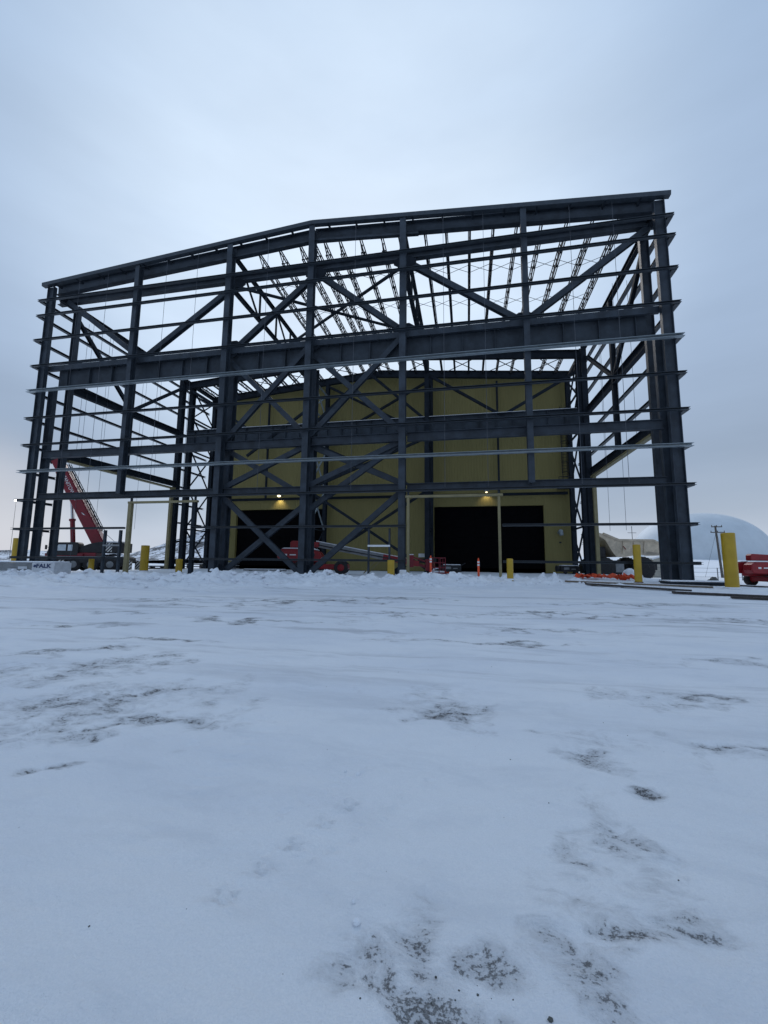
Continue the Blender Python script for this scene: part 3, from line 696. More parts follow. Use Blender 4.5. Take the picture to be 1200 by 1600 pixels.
inn.box(1.2, 42.4, 40, 40.2, -.2, 20); inn.box(16.4, 27.8, YB + .3, 40, -.2, 7.6); inn.box(1.0, 42.4, YB + .3, 40, 7.3, 7.5)
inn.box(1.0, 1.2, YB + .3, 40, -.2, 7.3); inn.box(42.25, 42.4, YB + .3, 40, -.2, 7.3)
inn.build('interior_wall', M['interior_shade'], Bd)
fl = MB(); fl.box(.9, 42.5, YB - .02, 40, -.3, .03); fl.build('shop_floor', M['interior_shade'], Bd)
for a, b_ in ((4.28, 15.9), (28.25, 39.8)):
    dr = MB()  # panels filling the bays, interior shade put into their colour
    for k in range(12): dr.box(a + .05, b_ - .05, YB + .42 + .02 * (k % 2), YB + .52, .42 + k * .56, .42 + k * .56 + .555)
    dr.build('shutter_door', M['interior_shade'], Bd, label='bay door coloured near-black as interior shade')
for x in (9.97, 33.95):
    lh = MB(); lh.box(x - .22, x + .22, YB - .42, YB, 8.62, 8.80); o = lh.build('wall_light', M['grey'], Bd, .02, label='lit lamp over a bay door')
    bu = MB(); bu.box(x - .09, x + .09, YB - .36, YB - .14, 8.55, 8.615) if x > 20 else bu.lathe([(.06, -.12), (.2, -.05), (.2, .05), (.06, .1)], (x, YB - .46, 8.66)); bu.build('bulb', M['lamp_warm'], o)
    pl = bpy.data.lights.new('wall_lamp_glow', 'SPOT'); pl.energy = 90 if x < 20 else 45; pl.spot_size = rad(110); pl.spot_blend = .8; pl.color = (1, .8, .45); pl.shadow_soft_size = .12
    po = bpy.data.objects.new('wall_lamp_glow', pl); COL.objects.link(po); po.location = (x, YB - .45, 8.5); po.rotation_euler = (rad(18), 0, 0); po.parent = Bd
for x, z in ((41.25, 4.2), (3.35, 4.2)):
    v = MB(); v.tube((x, YB - .01, z), (x + .05, YB - .5, z + .1), .2, .22, 14); v.tube((x + .05, YB - .5, z + .1), (x + .1, YB - .55, z - .32), .2, .2, 14); v.build('exhaust_hood', M['galv'], Bd)
    v = MB(); v.box(x - .06, x + .14, YB - .14, YB, z - 1.1, z - .95); v.build('vent', M['black'], Bd)
sgn = MB(); sgn.box(26.55, 27.35, YB - .05, YB - .003, 1.55, 1.95); sgn.build('notice_board', M['white'], Bd, label='small white notice board')
sgn = MB(); sgn.box(26.5, 27.4, YB - .18, YB - .003, .95, 1.42); sgn.build('electric_box', M['black'], Bd)
ld = MB()
for x in (41.75, 42.25): ld.bar((x, YB - .35, 9.0), (x, YB - .35, 17.6), .06, .06, up=(0, 1, 0))
for k in range(28): ld.tube((41.75, YB - .35, 9.1 + .3 * k), (42.25, YB - .35, 9.1 + .3 * k), .02, n=5)
lo = ld.build('ladder', M['black'], Bd)
cg = MB()
for k in range(7):
    z = 10.4 + 1.1 * k; cg.path([(41.75, YB - .35, z), (41.6, YB - .75, z), (42.0, YB - 1.05, z), (42.4, YB - .75, z), (42.25, YB - .35, z)], .03, 5)
for x, y in ((41.6, .75), (42.0, 1.05), (42.4, .75), (41.75, .95), (42.25, .95)): cg.bar((x, YB - y, 10.4), (x, YB - y, 17.6), .04, .02, up=(0, 1, 0))
cg.build('cage', M['black'], lo)
pf = MB(); pf.box(41.2, 42.6, YB - 1.1, YB - .05, 8.75, 8.85)
for x in (41.2, 42.55): pf.bar((x, YB - 1.08, 8.8), (x, YB - 1.08, 9.9), .05, .05, up=(0, 1, 0))
for z in (9.35, 9.9): pf.bar((41.2, YB - 1.08, z), (42.55, YB - 1.08, z), .05, .05)
pf.build('platform', M['black'], lo)

# ------------------------------------------------------------------ bollards and delineators
def bollard(x, y, h, r, label, lean=0.0, ang=0.0, rust=False):
    z = z_at(x, y) - .15
    mb = MB(); mb.lathe([(r, 0), (r, h + .15 - .02), (r - .012, h + .15), (r * .5, h + .16), (.01, h + .165)], n=28)
    o = mb.build('bollard', M['yellow']); o.location = (x, y, z); o.rotation_euler = (lean * math.cos(ang), lean * math.sin(ang), 0)
    tag(o, label, 'bollard', 'yellow steel bollards')
    c = MB(); c.lathe([(r + .01, .12), (r + .05, .13), (r + .05, .16), (r + .01, .20)], n=20); c.build('base_collar', M['rust'] if rust else M['snow'], o)
    return o
bollard(42.9, -3.4, 2.36, .25, 'large yellow bollard nearest the viewer, in front of the red lift', rust=False)
bollard(40.3, -.55, 1.92, .175, 'yellow bollard with a rusty foot in front of the cream haul truck', rust=True)
bollard(33.82, -3.0, .99, .15, 'short yellow bollard in front of the wide bay door at the tan post')
bollard(27.72, -1.45, .98, .195, 'short yellow bollard against the foot of the middle wind post')
bollard(6.2, 5.5, 2.06, .31, 'tall yellow bollard seen through the left tan framed opening')
bollard(10.76, 3.7, 1.0, .235, 'short yellow bollard beside the left dark columns')
bollard(6.65, 0.2, .98, .17, 'short yellow bollard in front of the crane wheels')
bollard(-5.0, 4.2, 2.9, .29, 'tall yellow bollard outside the far left corner column')
def delin(x, y, h, label):
    z = z_at(x, y) - .03
    t_ = thing('delineator_post', label, 'delineator', (x, y, z), group='orange delineator posts')
    p = MB(); p.lathe([(.055, 0), (.05, h * .9), (.03, h * .96), (.03, h), (.005, h + .01)], n=14); p.build('post', M['orange'], t_)
    for k in (.62, .76):
        s = MB(); s.lathe([(.056, h * k), (.056, h * k + .085)], n=14); s.build('reflective_band', M['white'], t_)
    b_ = MB(); b_.lathe([(.2, 0), (.19, .04), (.07, .06)], n=8); b_.build('base', M['rubber'], t_)
delin(29.96, -2.3, .92, 'orange delineator post with white bands left of the wide bay door')
delin(32.35, -2.75, .98, 'orange delineator post standing in front of the middle of the wide bay door')

# ------------------------------------------------------------------ mobile crane
cz = gz(-3.8, 9.7) - .02
CR = thing('mobile_crane', 'red and black mobile crane with raised red boom behind the left columns', 'crane', (-3.8, 9.7, cz + .15), rad(203))
b1 = MB(); b1.box(-3.9, 3.5, -1.2, 1.2, .75, 1.28); b1.box(-3.6, 3.2, -1.0, 1.0, .45, .75); b1.build('chassis', M['black'], CR, .05)
b1 = MB(); b1.box(-3.7, 3.3, -1.22, 1.22, 1.285, 1.36); b1.build('deck', M['grey'], CR)
for sy in (-1, 1):
    for x in (-2.5, -.9, .55, 2.2):
        wh = MB(); wh.lathe([(.2, -.17), (.5, -.19), (.62, -.13), (.65, 0), (.62, .13), (.5, .19), (.2, .17)], (x, sy * 1.05, .62), 22, 'Y'); wo = wh.build('wheel', M['rubber'], CR)
        rm = MB(); rm.lathe([(.02, -.2), (.30, -.2), (.34, -.14), (.34, .14), (.30, .2), (.02, .2)], (x, sy * 1.05, .62), 16, 'Y'); rm.build('rim', M['grey'], wo)
    for x in (1.4, -4.1):
        og = MB(); og.box(x - .28, x + .28, sy * 1.25 - .12 if sy < 0 else 1.13, sy * 1.25 + .12 if sy < 0 else 1.5, .12, 1.0); og.build('outrigger', M['stripes'], CR, .02)
cb = MB(); cb.extr([(.25, 1.4), (2.8, 1.4), (2.77, 1.75), (2.1, 2.62), (.35, 2.66), (.2, 2.5)], .25, 1.25); co_ = cb.build('cab', M['black'], CR, .05)
gl_ = MB(); gl_.extr([(1.25, 1.86), (2.15, 1.86), (1.85, 2.42), (1.25, 2.42)], 1.24, 1.262); gl_.extr([(.72, 1.86), (1.08, 1.86), (1.08, 2.42), (.72, 2.42)], 1.24, 1.262); gl_.build('side_window', M['glass'], co_)
gl_ = MB(); gl_.prism([(-.42, 0), (.42, 0), (.42, .02), (-.42, .02)], Vector((2.75, .75, 1.86)), Vector((2.21, .75, 2.56)), Vector((0, 1, 0)), Vector((.8, 0, .6))); gl_.build('windscreen', M['glass'], co_)
ml = MB(); ml.bar((2.5, 1.25, 2.1), (2.75, 1.5, 2.2), .04, .04); ml.box(2.68, 2.76, 1.38, 1.6, 1.95, 2.35); ml.build('mirror', M['black'], co_)
st = MB(); st.box(-.2, 2.9, -.2, 1.24, 1.365, 1.62); st.box(-1.2, .6, -.6, 1.1, 1.365, 1.7); st.build('slew_skirt', M['crane_red'], CR, .03)
tu = MB(); tu.extr([(-2.9, 1.7), (.9, 1.7), (.8, 2.0), (-.6, 2.55), (-1.5, 2.75), (-2.9, 2.7)], -.9, 1.05); tu.build('turret', M['black'], CR, .04)
cw = MB(); cw.box(-3.5, -1.9, -1.1, 1.15, 1.75, 2.68); cw.build('counterweight', M['black'], CR, .05)
cw = MB(); cw.box(-2.55, -1.95, 1.155, 1.175, 1.8, 2.62); cw.build('stripe_panel', M['stripes'], CR)
sw = MB(); sw.box(-3.3, -2.0, -1.0, 1.1, 2.69, 2.80); sw.box(-.4, .7, -.5, 1.0, 2.06, 2.12); sw.build('snow_cap', M['snow'], CR)
el = rad(61.5); PV = Vector((-1.15, .15, 2.45)); BD = Vector((math.cos(el), 0, math.sin(el))); BN = Vector((-math.sin(el), 0, math.cos(el)))
bo = MB()
bo.prism([(-.48, -.42), (-.4, -.5), (.4, -.5), (.48, -.42), (.48, .42), (.42, .5), (-.42, .5), (-.48, .42)], PV - BD * .3, PV + BD * 8.0, Vector((0, 1, 0)), BN)
boom = bo.build('boom', M['crane_red'], CR)
b2 = MB(); b2.prism([(-.38, -.40), (.38, -.40), (.38, .40), (-.38, .40)], PV + BD * 8.005, PV + BD * 9.2, Vector((0, 1, 0)), BN); b2.build('inner_section', M['crane_red'], boom)
hd = MB(); q0 = PV + BD * 9.2
hd.prism([(-.3, -.75), (-.24, -.75), (-.24, .45), (-.3, .45)], q0, q0 + BD * .6, Vector((0, 1, 0)), BN); hd.prism([(.24, -.75), (.3, -.75), (.3, .45), (.24, .45)], q0, q0 + BD * .6, Vector((0, 1, 0)), BN)
for k in (-.55, .3):
    c = q0 + BD * .35 + BN * k; hd.lathe([(.05, -.23), (.28, -.22), (.24, 0), (.28, .22), (.05, .23)], c, 16, 'Y')
hd.build('boom_head', M['steel_dark'], boom)
jb_ = MB()
for off in (.62, .80):
    for s in (-.2, .2): jb_.tube(PV + BD * 1.2 + BN * off + Vector((0, s, 0)), PV + BD * 8.4 + BN * off + Vector((0, s, 0)), .035, n=6)
for k in range(9):
    a = PV + BD * (1.2 + k * .8); jb_.tube(a + BN * .62, a + BN * .8 + BD * .4, .025, n=5); jb_.tube(a + BN * .8 + BD * .4, a + BN * .62 + BD * .8, .025, n=5)
jb_.build('stowed_jib', M['steel_dark'], boom)
rp = MB(); rp.tube(PV + BD * 1.2 + BN * .7, Vector((-2.4, .15, 2.75)), .02, n=5); rp.build('winch_rope', M['rod'], boom)
rp = MB(); rp.tube(q0 + BD * .35 + BN * -.8, Vector((q0.x + .55, q0.y, 3.2)), .015, n=5); rp.build('hoist_rope', M['rod'], boom)
cy = MB(); cy.tube((1.15, .15, 2.0), (1.45, .15, 4.75), .2, .2, 14); cy.tube((1.45, .15, 4.7), (1.47, .15, 4.9), .27, .27, 14); cyo = cy.build('lift_cylinder', M['crane_red'], CR)
cr_ = MB(); cr_.tube((1.47, .15, 4.85), (1.74, .15, 7.1), .12, .12, 12); cr_.build('piston_rod', M['chrome'], cyo)
# lettering along the boom flank facing the yard (local +Y side)
rx = Matrix((-BD, BN * -1, Vector((0, 1, 0)))).transposed()   # text reads down the boom
rx = Matrix(((-BD.x, BN.x, 0), (0, 0, 1), (-BD.z, BN.z, 0)))
def flank(name, s, size, m, c, sx=1.0, parent=boom):
    o = text(name, s, size, m, parent, (0, 0, 0), (0, 0, 0), .004)
    P = PV + BD * c[0] + BN * c[1] + Vector((0, .486, 0))
    xa = -BD; za = Vector((0, 1, 0)); ya = za.cross(xa)
    o.matrix_local = Matrix.Translation(P) @ Matrix((xa, ya, za)).transposed().to_4x4() @ Matrix.Diagonal((sx, 1, 1, 1))
    return o
flank('boom_lettering', 'MANITOWOC', .46, M['white'], (6.15, .05), .92)
em = MB(); em.box(-.14, .14, -.14, .14, 0, .006); e_ = em.build('boom_emblem', M['white'], boom)
e_.matrix_local = Matrix.Translation(PV + BD * 7.55 + BN * .05 + Vector((0, .484, 0))) @ Matrix((-BD, Vector((0, 1, 0)).cross(-BD), Vector((0, 1, 0)))).transposed().to_4x4()
em = MB(); em.extr([(-.2, -.1), (.05, -.05), (.22, .1), (0, .04)], 0, .006); e_ = em.build('boom_emblem', M['white'], boom)
e_.matrix_local = Matrix.Translation(PV + BD * 3.3 + BN * .05 + Vector((0, .484, 0))) @ Matrix((-BD, Vector((0, 1, 0)), BN)).transposed().to_4x4()

# ------------------------------------------------------------------ boom lifts
def boom_lift(loc, rot, label):
    T = thing('boom_lift', label, 'boom lift', loc, rot, 'red boom lifts')
    c = MB(); c.box(1.5, 5.1, -1.0, 1.0, .35, .72); c.build('chassis', M['red'], T, .06)
    for x in (1.75, 4.6):
        for sy in (-1, 1):
            wh = MB(); wh.lathe([(.12, -.18), (.42, -.2), (.50, -.12), (.5, .12), (.42, .2), (.12, .18)], (x, sy * 1.05, .48), 24, 'Y'); wo = wh.build('wheel', M['rubber'], T)
            rm = MB(); rm.lathe([(.02, -.21), (.24, -.21), (.27, -.1), (.27, .1), (.24, .21), (.02, .21)], (x, sy * 1.05, .48), 16, 'Y'); rm.build('rim', M['red'], wo)
    h = MB(); h.extr([(.0, 1.2), (.15, .95), (3.0, .85), (3.2, 1.3), (2.95, 1.62), (2.4, 1.8), (.35, 1.8), (.05, 1.6)], -1.05, -.3); h.extr([(.0, 1.2), (.15, .95), (3.0, .85), (3.2, 1.3), (2.95, 1.62), (2.4, 1.8), (.35, 1.8), (.05, 1.6)], .3, 1.05); h.box(.4, 2.9, -.3, .3, .74, 1.2); ho = h.build('turret_hood', M['red'], T, .07)
    s = MB(); s.extr([(.3, 1.805), (2.4, 1.805), (2.8, 1.72), (2.6, 1.86), (.5, 1.87)], -1.0, -.34); s.extr([(.3, 1.805), (2.4, 1.805), (2.8, 1.72), (2.6, 1.86), (.5, 1.87)], .34, 1.0); s.build('snow_cap', M['snow'], ho)
    d = MB(); d.box(.5, .72, -1.062, -1.052, 1.3, 1.42); d.box(.9, 1.35, -1.062, -1.052, 1.32, 1.40); d.box(1.6, 1.8, -1.062, -1.052, 1.32, 1.40); d.build('decal', M['white'], ho)
    pn = MB(); pn.box(1.9, 2.7, -1.07, -1.052, 1.28, 1.48); pn.build('control_panel', M['black'], ho)
    bs = MB(); bs.extr([(.75, 1.9), (2.4, 1.9), (2.9, 1.98), (2.9, 2.32), (.9, 2.42), (.75, 2.3)], -.24, .24); bs.build('boom_base', M['red'], T, .05)
    A = Vector((2.6, 0, 2.18)); B = Vector((9.3, 0, .98))
    bm_ = MB(); bm_.bar(A, B, .40, .36); bo_ = bm_.build('boom', M['grey'], T, label='pale grey telescopic boom dusted with snow')
    i2 = MB(); i2.bar(B + (A - B).normalized() * 1.7, B + (B - A).normalized() * 1.0, .42, .37); i2.build('boom_tip', M['red'], bo_)
    nrm_ = (A - B).normalized().cross(Vector((0, 1, 0))); nrm_ = nrm_ if nrm_.z > 0 else -nrm_
    s = MB(); s.bar(A + nrm_ * .235, B + nrm_ * .235, .06, .30); s.build('snow_cap', M['snow'], bo_)
    hs = MB(); hs.path([A + Vector((.2, -.22, -.05)), A.lerp(B, .3) + Vector((0, -.23, -.05)), A.lerp(B, .6) + Vector((0, -.23, -.02)), B + Vector((0, -.22, .0))], .04); hs.build('hose_track', M['black'], bo_)
    pr = MB(); pr.bar((6.2, -.1, .05), (7.2, -.1, 1.15), .07, .07); pr.bar((6.5, .1, .05), (7.5, .1, 1.05), .07, .07); pr.build('boom_rest', M['tan'], T)
    j = MB(); j.bar((9.6, .0, .95), (11.0, .0, .55), .22, .2); j.bar((9.7, 0, 1.35), (10.9, 0, .95), .12, .12); j.box(9.5, 9.9, -.2, .2, .55, 1.45); j.box(10.8, 11.15, -.28, .28, .3, 1.15); j.build('jib', M['crane_red'], T, .03)
    k = MB(); x0, x1, y0, y1 = 11.2, 12.1, -1.1, 1.1
    k.box(x0, x1, y0, y1, .12, .2)
    for x, y in ((x0, y0), (x1, y0), (x0, y1), (x1, y1), (x0, 0), (x1, 0), ((x0 + x1) / 2, y0), ((x0 + x1) / 2, y1)): k.tube((x, y, .15), (x, y, 1.25), .03, n=8)
    for z in (.55, .9, 1.25): k.path([(x0, y0, z), (x1, y0, z), (x1, y1, z), (x0, y1, z), (x0, y0, z)], .028, 8)
    k.build('platform', M['crane_red'], T)
    cn = MB(); cn.box(11.2, 11.55, -.45, .45, .95, 1.3); cn.build('control_box', M['black'], T, .02)
    s = MB(); s.box(11.25, 12.05, -1.05, 1.05, .205, .30); s.box(9.5, 9.9, -.18, .18, 1.455, 1.52); s.build('platform_snow', M['snow'], T)
    return T
LF = boom_lift((18.2, 5.0, z_at(20, 5.6) + .0), rad(12.4), 'red boom lift with pale lowered boom in front of the yellow wall')
dup(LF, (52.3, 13.0, gz(54, 13) + .02), rad(12), 'red boom lift at the right edge of the photo behind the large bollard', 1.02)

# ------------------------------------------------------------------ haul truck beside the building
HT = thing('haul_truck', 'cream mine haul truck with raised canopy body beside the right columns', 'haul truck', (49.45, 25.85, gz(50.2, 26) + .02), rad(11.3))
def P(px, py): return ((px - 1002) / 14.4, (905 - py) / 14.4)
outl = [P(934, 834), P(944, 836.5), P(967, 846), P(1019, 846), P(1030, 851), P(1037, 858), P(1038, 868), P(1024, 864.5), P(1012, 862.5), P(1003, 866), P(976, 871), P(962, 871), P(955, 861), P(947, 846), P(936, 839)]
d = MB(); d.extr(outl, -1.75, -1.55); d.extr(outl, 1.55, 1.75)
fl_ = [P(962, 871), P(976, 871), P(1003, 866), P(1012, 862.5), P(1024, 864.5), P(1038, 868), P(1037, 865), P(1012, 860), P(1003, 863), P(976, 868), P(963, 868), P(948, 844), P(944, 838.5), P(936, 835.5), P(936, 839), P(947, 846), P(955, 861)]
d.extr(fl_, -1.55, 1.55); db = d.build('dump_body', M['trk'], HT)
r_ = MB()
for a, c in ((P(944, 836.5), P(967, 846)), (P(967, 846), P(1019, 846)), (P(1019, 846), P(1033, 853))): r_.bar((a[0], -1.72, a[1] + .02), (c[0], -1.72, c[1] + .02), .22, .2)
for px in (974, 990, 1006): a = P(px, 848); c = P(px - 2, 866); r_.bar((a[0], -1.78, a[1]), (c[0], -1.78, c[1]), .1, .16, up=(0, 1, 0))
r_.build('body_rib', M['trk'], db)
for a, c in ((P(972, 855), P(976, 860)),): s = MB(); s.bar((a[0], -1.88, a[1]), (c[0], -1.88, c[1]), .14, .02, up=(0, 1, 0)); s.build('red_mark', M['red'], db)
ch = MB(); ch.box(-4.6, 2.2, -.6, .6, 1.0, 1.7); ch.box(-3.2, -2.3, -1.6, 1.6, .6, 2.0); ch.box(-1.4, 1.0, -1.0, 1.0, .75, 1.5); ch.build('chassis', M['black'], HT, .05)
for x, rr in ((.05, 1.18), (-4.0, 1.15)):
    for sy in (-1, 1):
        wh = MB(); wh.lathe([(.4, -.4), (rr - .14, -.42), (rr, -.3), (rr, .3), (rr - .14, .42), (.4, .4)], (x, sy * 1.45, rr), 32, 'Y'); wo = wh.build('wheel', M['rubber'], HT)
        rm = MB(); rm.lathe([(.02, -.3), (.3, -.36), (.34, -.26), (.5, -.26), (.55, -.41), (.55, .41), (.02, .3)], (x, sy * 1.45, rr), 24, 'Y'); rm.build('rim', M['grey'], wo)
        for k in range(22):
            a = 2 * math.pi * k / 22
            if k == 0: lg = MB()
            c = Vector((x + math.cos(a) * rr, sy * 1.45, rr + math.sin(a) * rr)); lg.bar(c + Vector((0, -.34, 0)), c + Vector((0, .34, 0)), .1, .06, up=(math.cos(a), 0, math.sin(a)))
        lg.build('tread', M['rubber'], wo)
tk = MB(); tk.box(-2.95, -2.05, -1.85, -1.2, .75, 1.75); tk.build('fuel_tank', M['grey'], HT, .08)
cbx = MB(); cbx.box(-4.9, -3.6, -1.3, .2, 2.05, 3.4); cbx.build('cab', M['black'], HT, .08)
hl = MB(); hl.lathe([(.01, -.05), (.11, -.04), (.11, .02), (.01, .03)], (-4.75, -1.56, 2.35), 10, 'Y'); hl.build('lamp', M['lamp_warm'], HT, label='small lit lamp')
ra = MB(); ra.tube((-.9, -1.6, 4.0), (-.9, -1.6, 5.6), .03, n=6); ra.bar((-1.35, -1.6, 4.9), (-.45, -1.6, 4.9), .04, .04); ra.build('whip_mast', M['black'], HT)

# ------------------------------------------------------------------ air dome, pole, fence, shed behind the right corner
dm = MB(); prof_ = []
for k in range(25):
    a = math.pi / 2 * k / 24; prof_.append((22.6 * math.cos(a) ** .9, 17.4 * math.sin(a)))
prof_[-1] = (.05, 17.4)
dm.lathe([(22.6, -2.0)] + prof_, n=96); do = dm.build('storage_dome', M['dome']); do.location = (118.7, 157.0, 3.6)
tag(do, 'huge pale grey air supported storage dome far behind the right columns', 'dome')
UP_ = thing('utility_pole', 'leaning wooden utility pole with two crossarms in front of the dome', 'utility pole', (64.8, 39.2, gz(64.8, 39.2) - .1))
p = MB(); p.tube((0, 0, 0), (-.35, 0, 7.0), .16, .11, 12); p.build('pole', M['pole'], UP_)
for z, l in ((6.85, .9), (6.1, 1.2)):
    p = MB(); x = -.05 * z; p.bar((x - l * .6, -.14, z), (x + l * .8, -.14, z), .12, .1)
    for k in (-.55, .1, .75): p.lathe([(.03, .06), (.05, .1), (.05, .2), (.02, .24)], (x + l * k, -.14, z), 8)
    p.build('crossarm', M['pole'], UP_)
wr = MB(); A = Vector((-.9, -.14, 6.3))
wr.tube((-.4, -.1, 6.0), (-2.2, -.4, .2), .015, n=4); wr.tube((-.2, .0, 6.0), (.7, .4, 1.0), .012, n=4); wr.build('guy_wire', M['rod'], UP_)
FN = thing('wire_fence', 'low wire fence on steel posts across the snow in front of the dome', 'fence', (0, 0, 0))
fx = [48.0 + 2.6 * k for k in range(18)]
for x in fx:
    y = 26.9 + .2 * (x - 54); z = gz(x, y); p = MB(); p.tube((x, y, z - .2), (x, y, z + 1.35), .05, n=8); p.build('post', M['grey'], FN)
for h in (.35, .85, 1.3):
    p = MB(); p.path([(x, 26.9 + .2 * (x - 54), gz(x, 26.9 + .2 * (x - 54)) + h) for x in fx], .014, 4); p.build('wire', M['rod'], FN)
SH = thing('small_shed', 'small beige shed with snowy roof behind the haul truck wheel', 'shed', (56.6, 37.6, gz(56.6, 37.6)), rad(11))
s = MB(); s.extr([(-1.6, 0), (1.6, 0), (1.6, 2.3), (0, 2.75), (-1.6, 2.3)], -1.5, 1.5); s.build('wall', M['beige'], SH)
s = MB(); s.extr([(-1.8, 2.28), (0, 2.78), (1.8, 2.28), (1.8, 2.48), (0, 2.98), (-1.8, 2.48)], -1.7, 1.7); s.build('roof', M['snow'], SH)
s = MB(); s.box(-.2, .7, -1.54, -1.505, 0, 1.9); s.build('door', M['grey'], SH)
for i, (x, y, r, lb) in enumerate([(55.6, 23.0, .42, 'dark pointed boulder in the snow by the wire fence'), (52.4, 22.0, .28, 'small dark stone beside the right corner column')]):
    mb = MB(); clod(mb, 0, 0, .1, r); clod(mb, -r * .8, .2, .0, r * .6); o = mb.build('boulder', M['stone']); o.location = (x, y, gz(x, y)); tag(o, lb, 'boulder')

# ------------------------------------------------------------------ wrapped panel bundle
PB = thing('panel_bundle', 'long wrapped bundle of insulated wall panels lying behind the snow bank', 'panel bundle', (2.4, -4.9, .02), rad(11))
pn = MB()
for k in range(7): pn.box(-4.4, 6.04, -.6 + .012 * (k % 2), .6 - .012 * (k % 2), .03 + k * .085, .03 + k * .085 + .081)
pn.build('panel', M['grey'], PB)
fo = MB(); fo.box(6.05, 7.3, -.63, .63, .03, .64); w_ = fo.build('wrap', M['wrap'], PB, .02)
fo = MB()
for k in range(18): fo.box(-4.4 + .57 * k, -3.9 + .57 * k, -.628, -.612, .06 + .2 * (k % 3) * .6, .20 + .2 * (k % 3) * .6)
fo.build('label_strip', M['wrap'], PB)
text('wrap_lettering', 'FALK', .31, M['navy'], w_, (6.70, -.642, .47), (rad(90), 0, 0), .004, 1.15, .010)
lg = MB(); lg.lathe([(.075, -.012), (.075, 0)], (6.22, -.636, .47), 16, 'Y'); lg.build('wrap_emblem', M['navy'], w_)
sn = MB(); sn.box(-4.4, 7.25, -.58, .58, .645, .73); sn.build('snow_cap', M['snow'], PB, .05)
PB.location = (2.2, -5.6, .05)

# ------------------------------------------------------------------ site clutter
def genset(x, y, rot, label):
    T = thing('site_heater', label, 'heater', (x, y, z_at(x, y)), rot, 'black site heaters')
    b_ = MB(); b_.box(-.85, .85, -.4, .4, .22, .75); b_.build('body', M['black'], T, .06)
    e = MB(); e.tube((-.85, 0, .5), (-1.15, 0, .5), .26, .3, 16); e.build('duct', M['black'], T)
    c = MB(); c.box(-.6, -.1, -.405, -.395, .4, .62); c.box(.1, .5, -.405, -.395, .42, .5); c.build('badge_plate', M['grey'], T)
    s = MB(); s.box(-.75, .8, -.35, .35, .755, .84); s.build('snow_cap', M['snow'], T, .04)
    for sx in (-.5, .5):
        w2 = MB(); w2.lathe([(.02, -.05), (.18, -.05), (.2, 0), (.18, .05), (.02, .05)], (sx, -.45, .2), 14, 'Y'); w2.build('wheel', M['rubber'], T)
    h = MB(); h.path([(.85, .25, .7), (1.3, .25, .95), (1.3, -.25, .95), (.85, -.25, .7)], .02); h.build('handle', M['black'], T)
    return T
genset(41.1, 18.0, rad(12), 'black wheeled heater dusted with snow by the right column foot')
G2 = genset(30.35, 15.5, rad(12), 'black machine with a bent duct lying in front of the wide bay door')
d = MB(); d.path([(-1.1, 0, .5), (-1.5, -.1, .45), (-1.9, -.15, .1)], .09, 8); d.build('hose', M['snow'], G2)
def net(x, y, n, ln, label):
    T = MB()
    for k in range(n):
        a = random.uniform(0, 3.1); px, py = random.gauss(0, ln * .4), random.gauss(0, .25); l = random.uniform(.4, 1.0)
        pts = []
        for i in range(5):
            u = i / 4 - .5; pts.append(Vector((px + math.cos(a) * u * l, py + math.sin(a) * u * l * .5, .08 + .26 * random.random() * (1 - abs(u)))))
        wv = Vector((-math.sin(a) * .16, math.cos(a) * .16, .12 * random.random()))
        vs = []; fs = []
        for i, q_ in enumerate(pts): vs += [q_ - wv, q_ + wv, q_ + wv + Vector((0, 0, .015)), q_ - wv + Vector((0, 0, .015))]
        for i in range(4):
            o = 4 * i
            for e in range(4): fs.append((o + e, o + (e + 1) % 4, o + 4 + (e + 1) % 4, o + 4 + e))
        fs += [(0, 1, 2, 3), (16, 17, 18, 19)]; T.add(vs, fs)
    o = T.build('safety_netting', M['orange']); o.location = (x, y, z_at(x, y)); tag(o, label, 'netting', 'orange netting heaps')
net(39.5, 4.4, 16, 1.3, 'crumpled orange safety netting heap, left of the tan side door post')
net(41.3, 4.2, 14, .9, 'bright orange safety netting heap in front of the tan side door post')
net(30.2, 9.5, 6, .5, 'small orange scrap of netting left of the wide bay door')
mb = MB(); clod(mb, 0, 0, .1, .55); clod(mb, .5, .1, .0, .4); o = mb.build('snow_heap', M['snow']); o.location = (42.3, 6.3, .1); tag(o, 'small white snow heap behind the orange netting', 'snow heap')
def plank(A, B, w_, h, label, snow=True, m='wood_dark'):
    A = Vector(A); B = Vector(B); mid_ = (A + B) / 2
    T = thing('timber_plank', label, 'plank', mid_, 0, 'planks lying on the snow')
    p = MB(); p.bar(A - mid_, B - mid_, h, w_); p.build('board', M[m], T)
    if snow: s = MB(); s.bar((A - mid_) * .97 + Vector((0, 0, h / 2 + .008)), (B - mid_) * .97 + Vector((0, 0, h / 2 + .008)), .014, w_ * .8); s.build('snow_cap', M['snow'], T)
def gp(x, y, dz=.0): return (x, y, z_at(x, y) + dz)
plank(gp(39.6, -5.7, .06), gp(46.0, -7.2, .02), .24, .08, 'long dark plank under the foot of the large bollard', True)
plank(gp(40.9, -7.0, .05), gp(47.0, -8.6, .03), .22, .06, 'longest dark plank nearest the viewer at the right edge', False)
plank(gp(37.0, -3.6, .05), gp(40.6, -5.0, .05), .22, .08, 'thin dark plank half buried left of the large bollard', True)
plank(gp(36.4, -2.4, .04), gp(42.2, -3.3, .04), .2, .07, 'weathered plank lying in front of the orange netting', True, 'wood')
plank(gp(43.2, -1.2, .05), gp(49.5, -2.5, .02), .25, .09, 'dark plank running behind the large bollard to the right', True)
bp_ = thing('base_slab', 'flat steel slab under the right corner columns topped with snow', 'slab', (42.6, -1.1, .0))
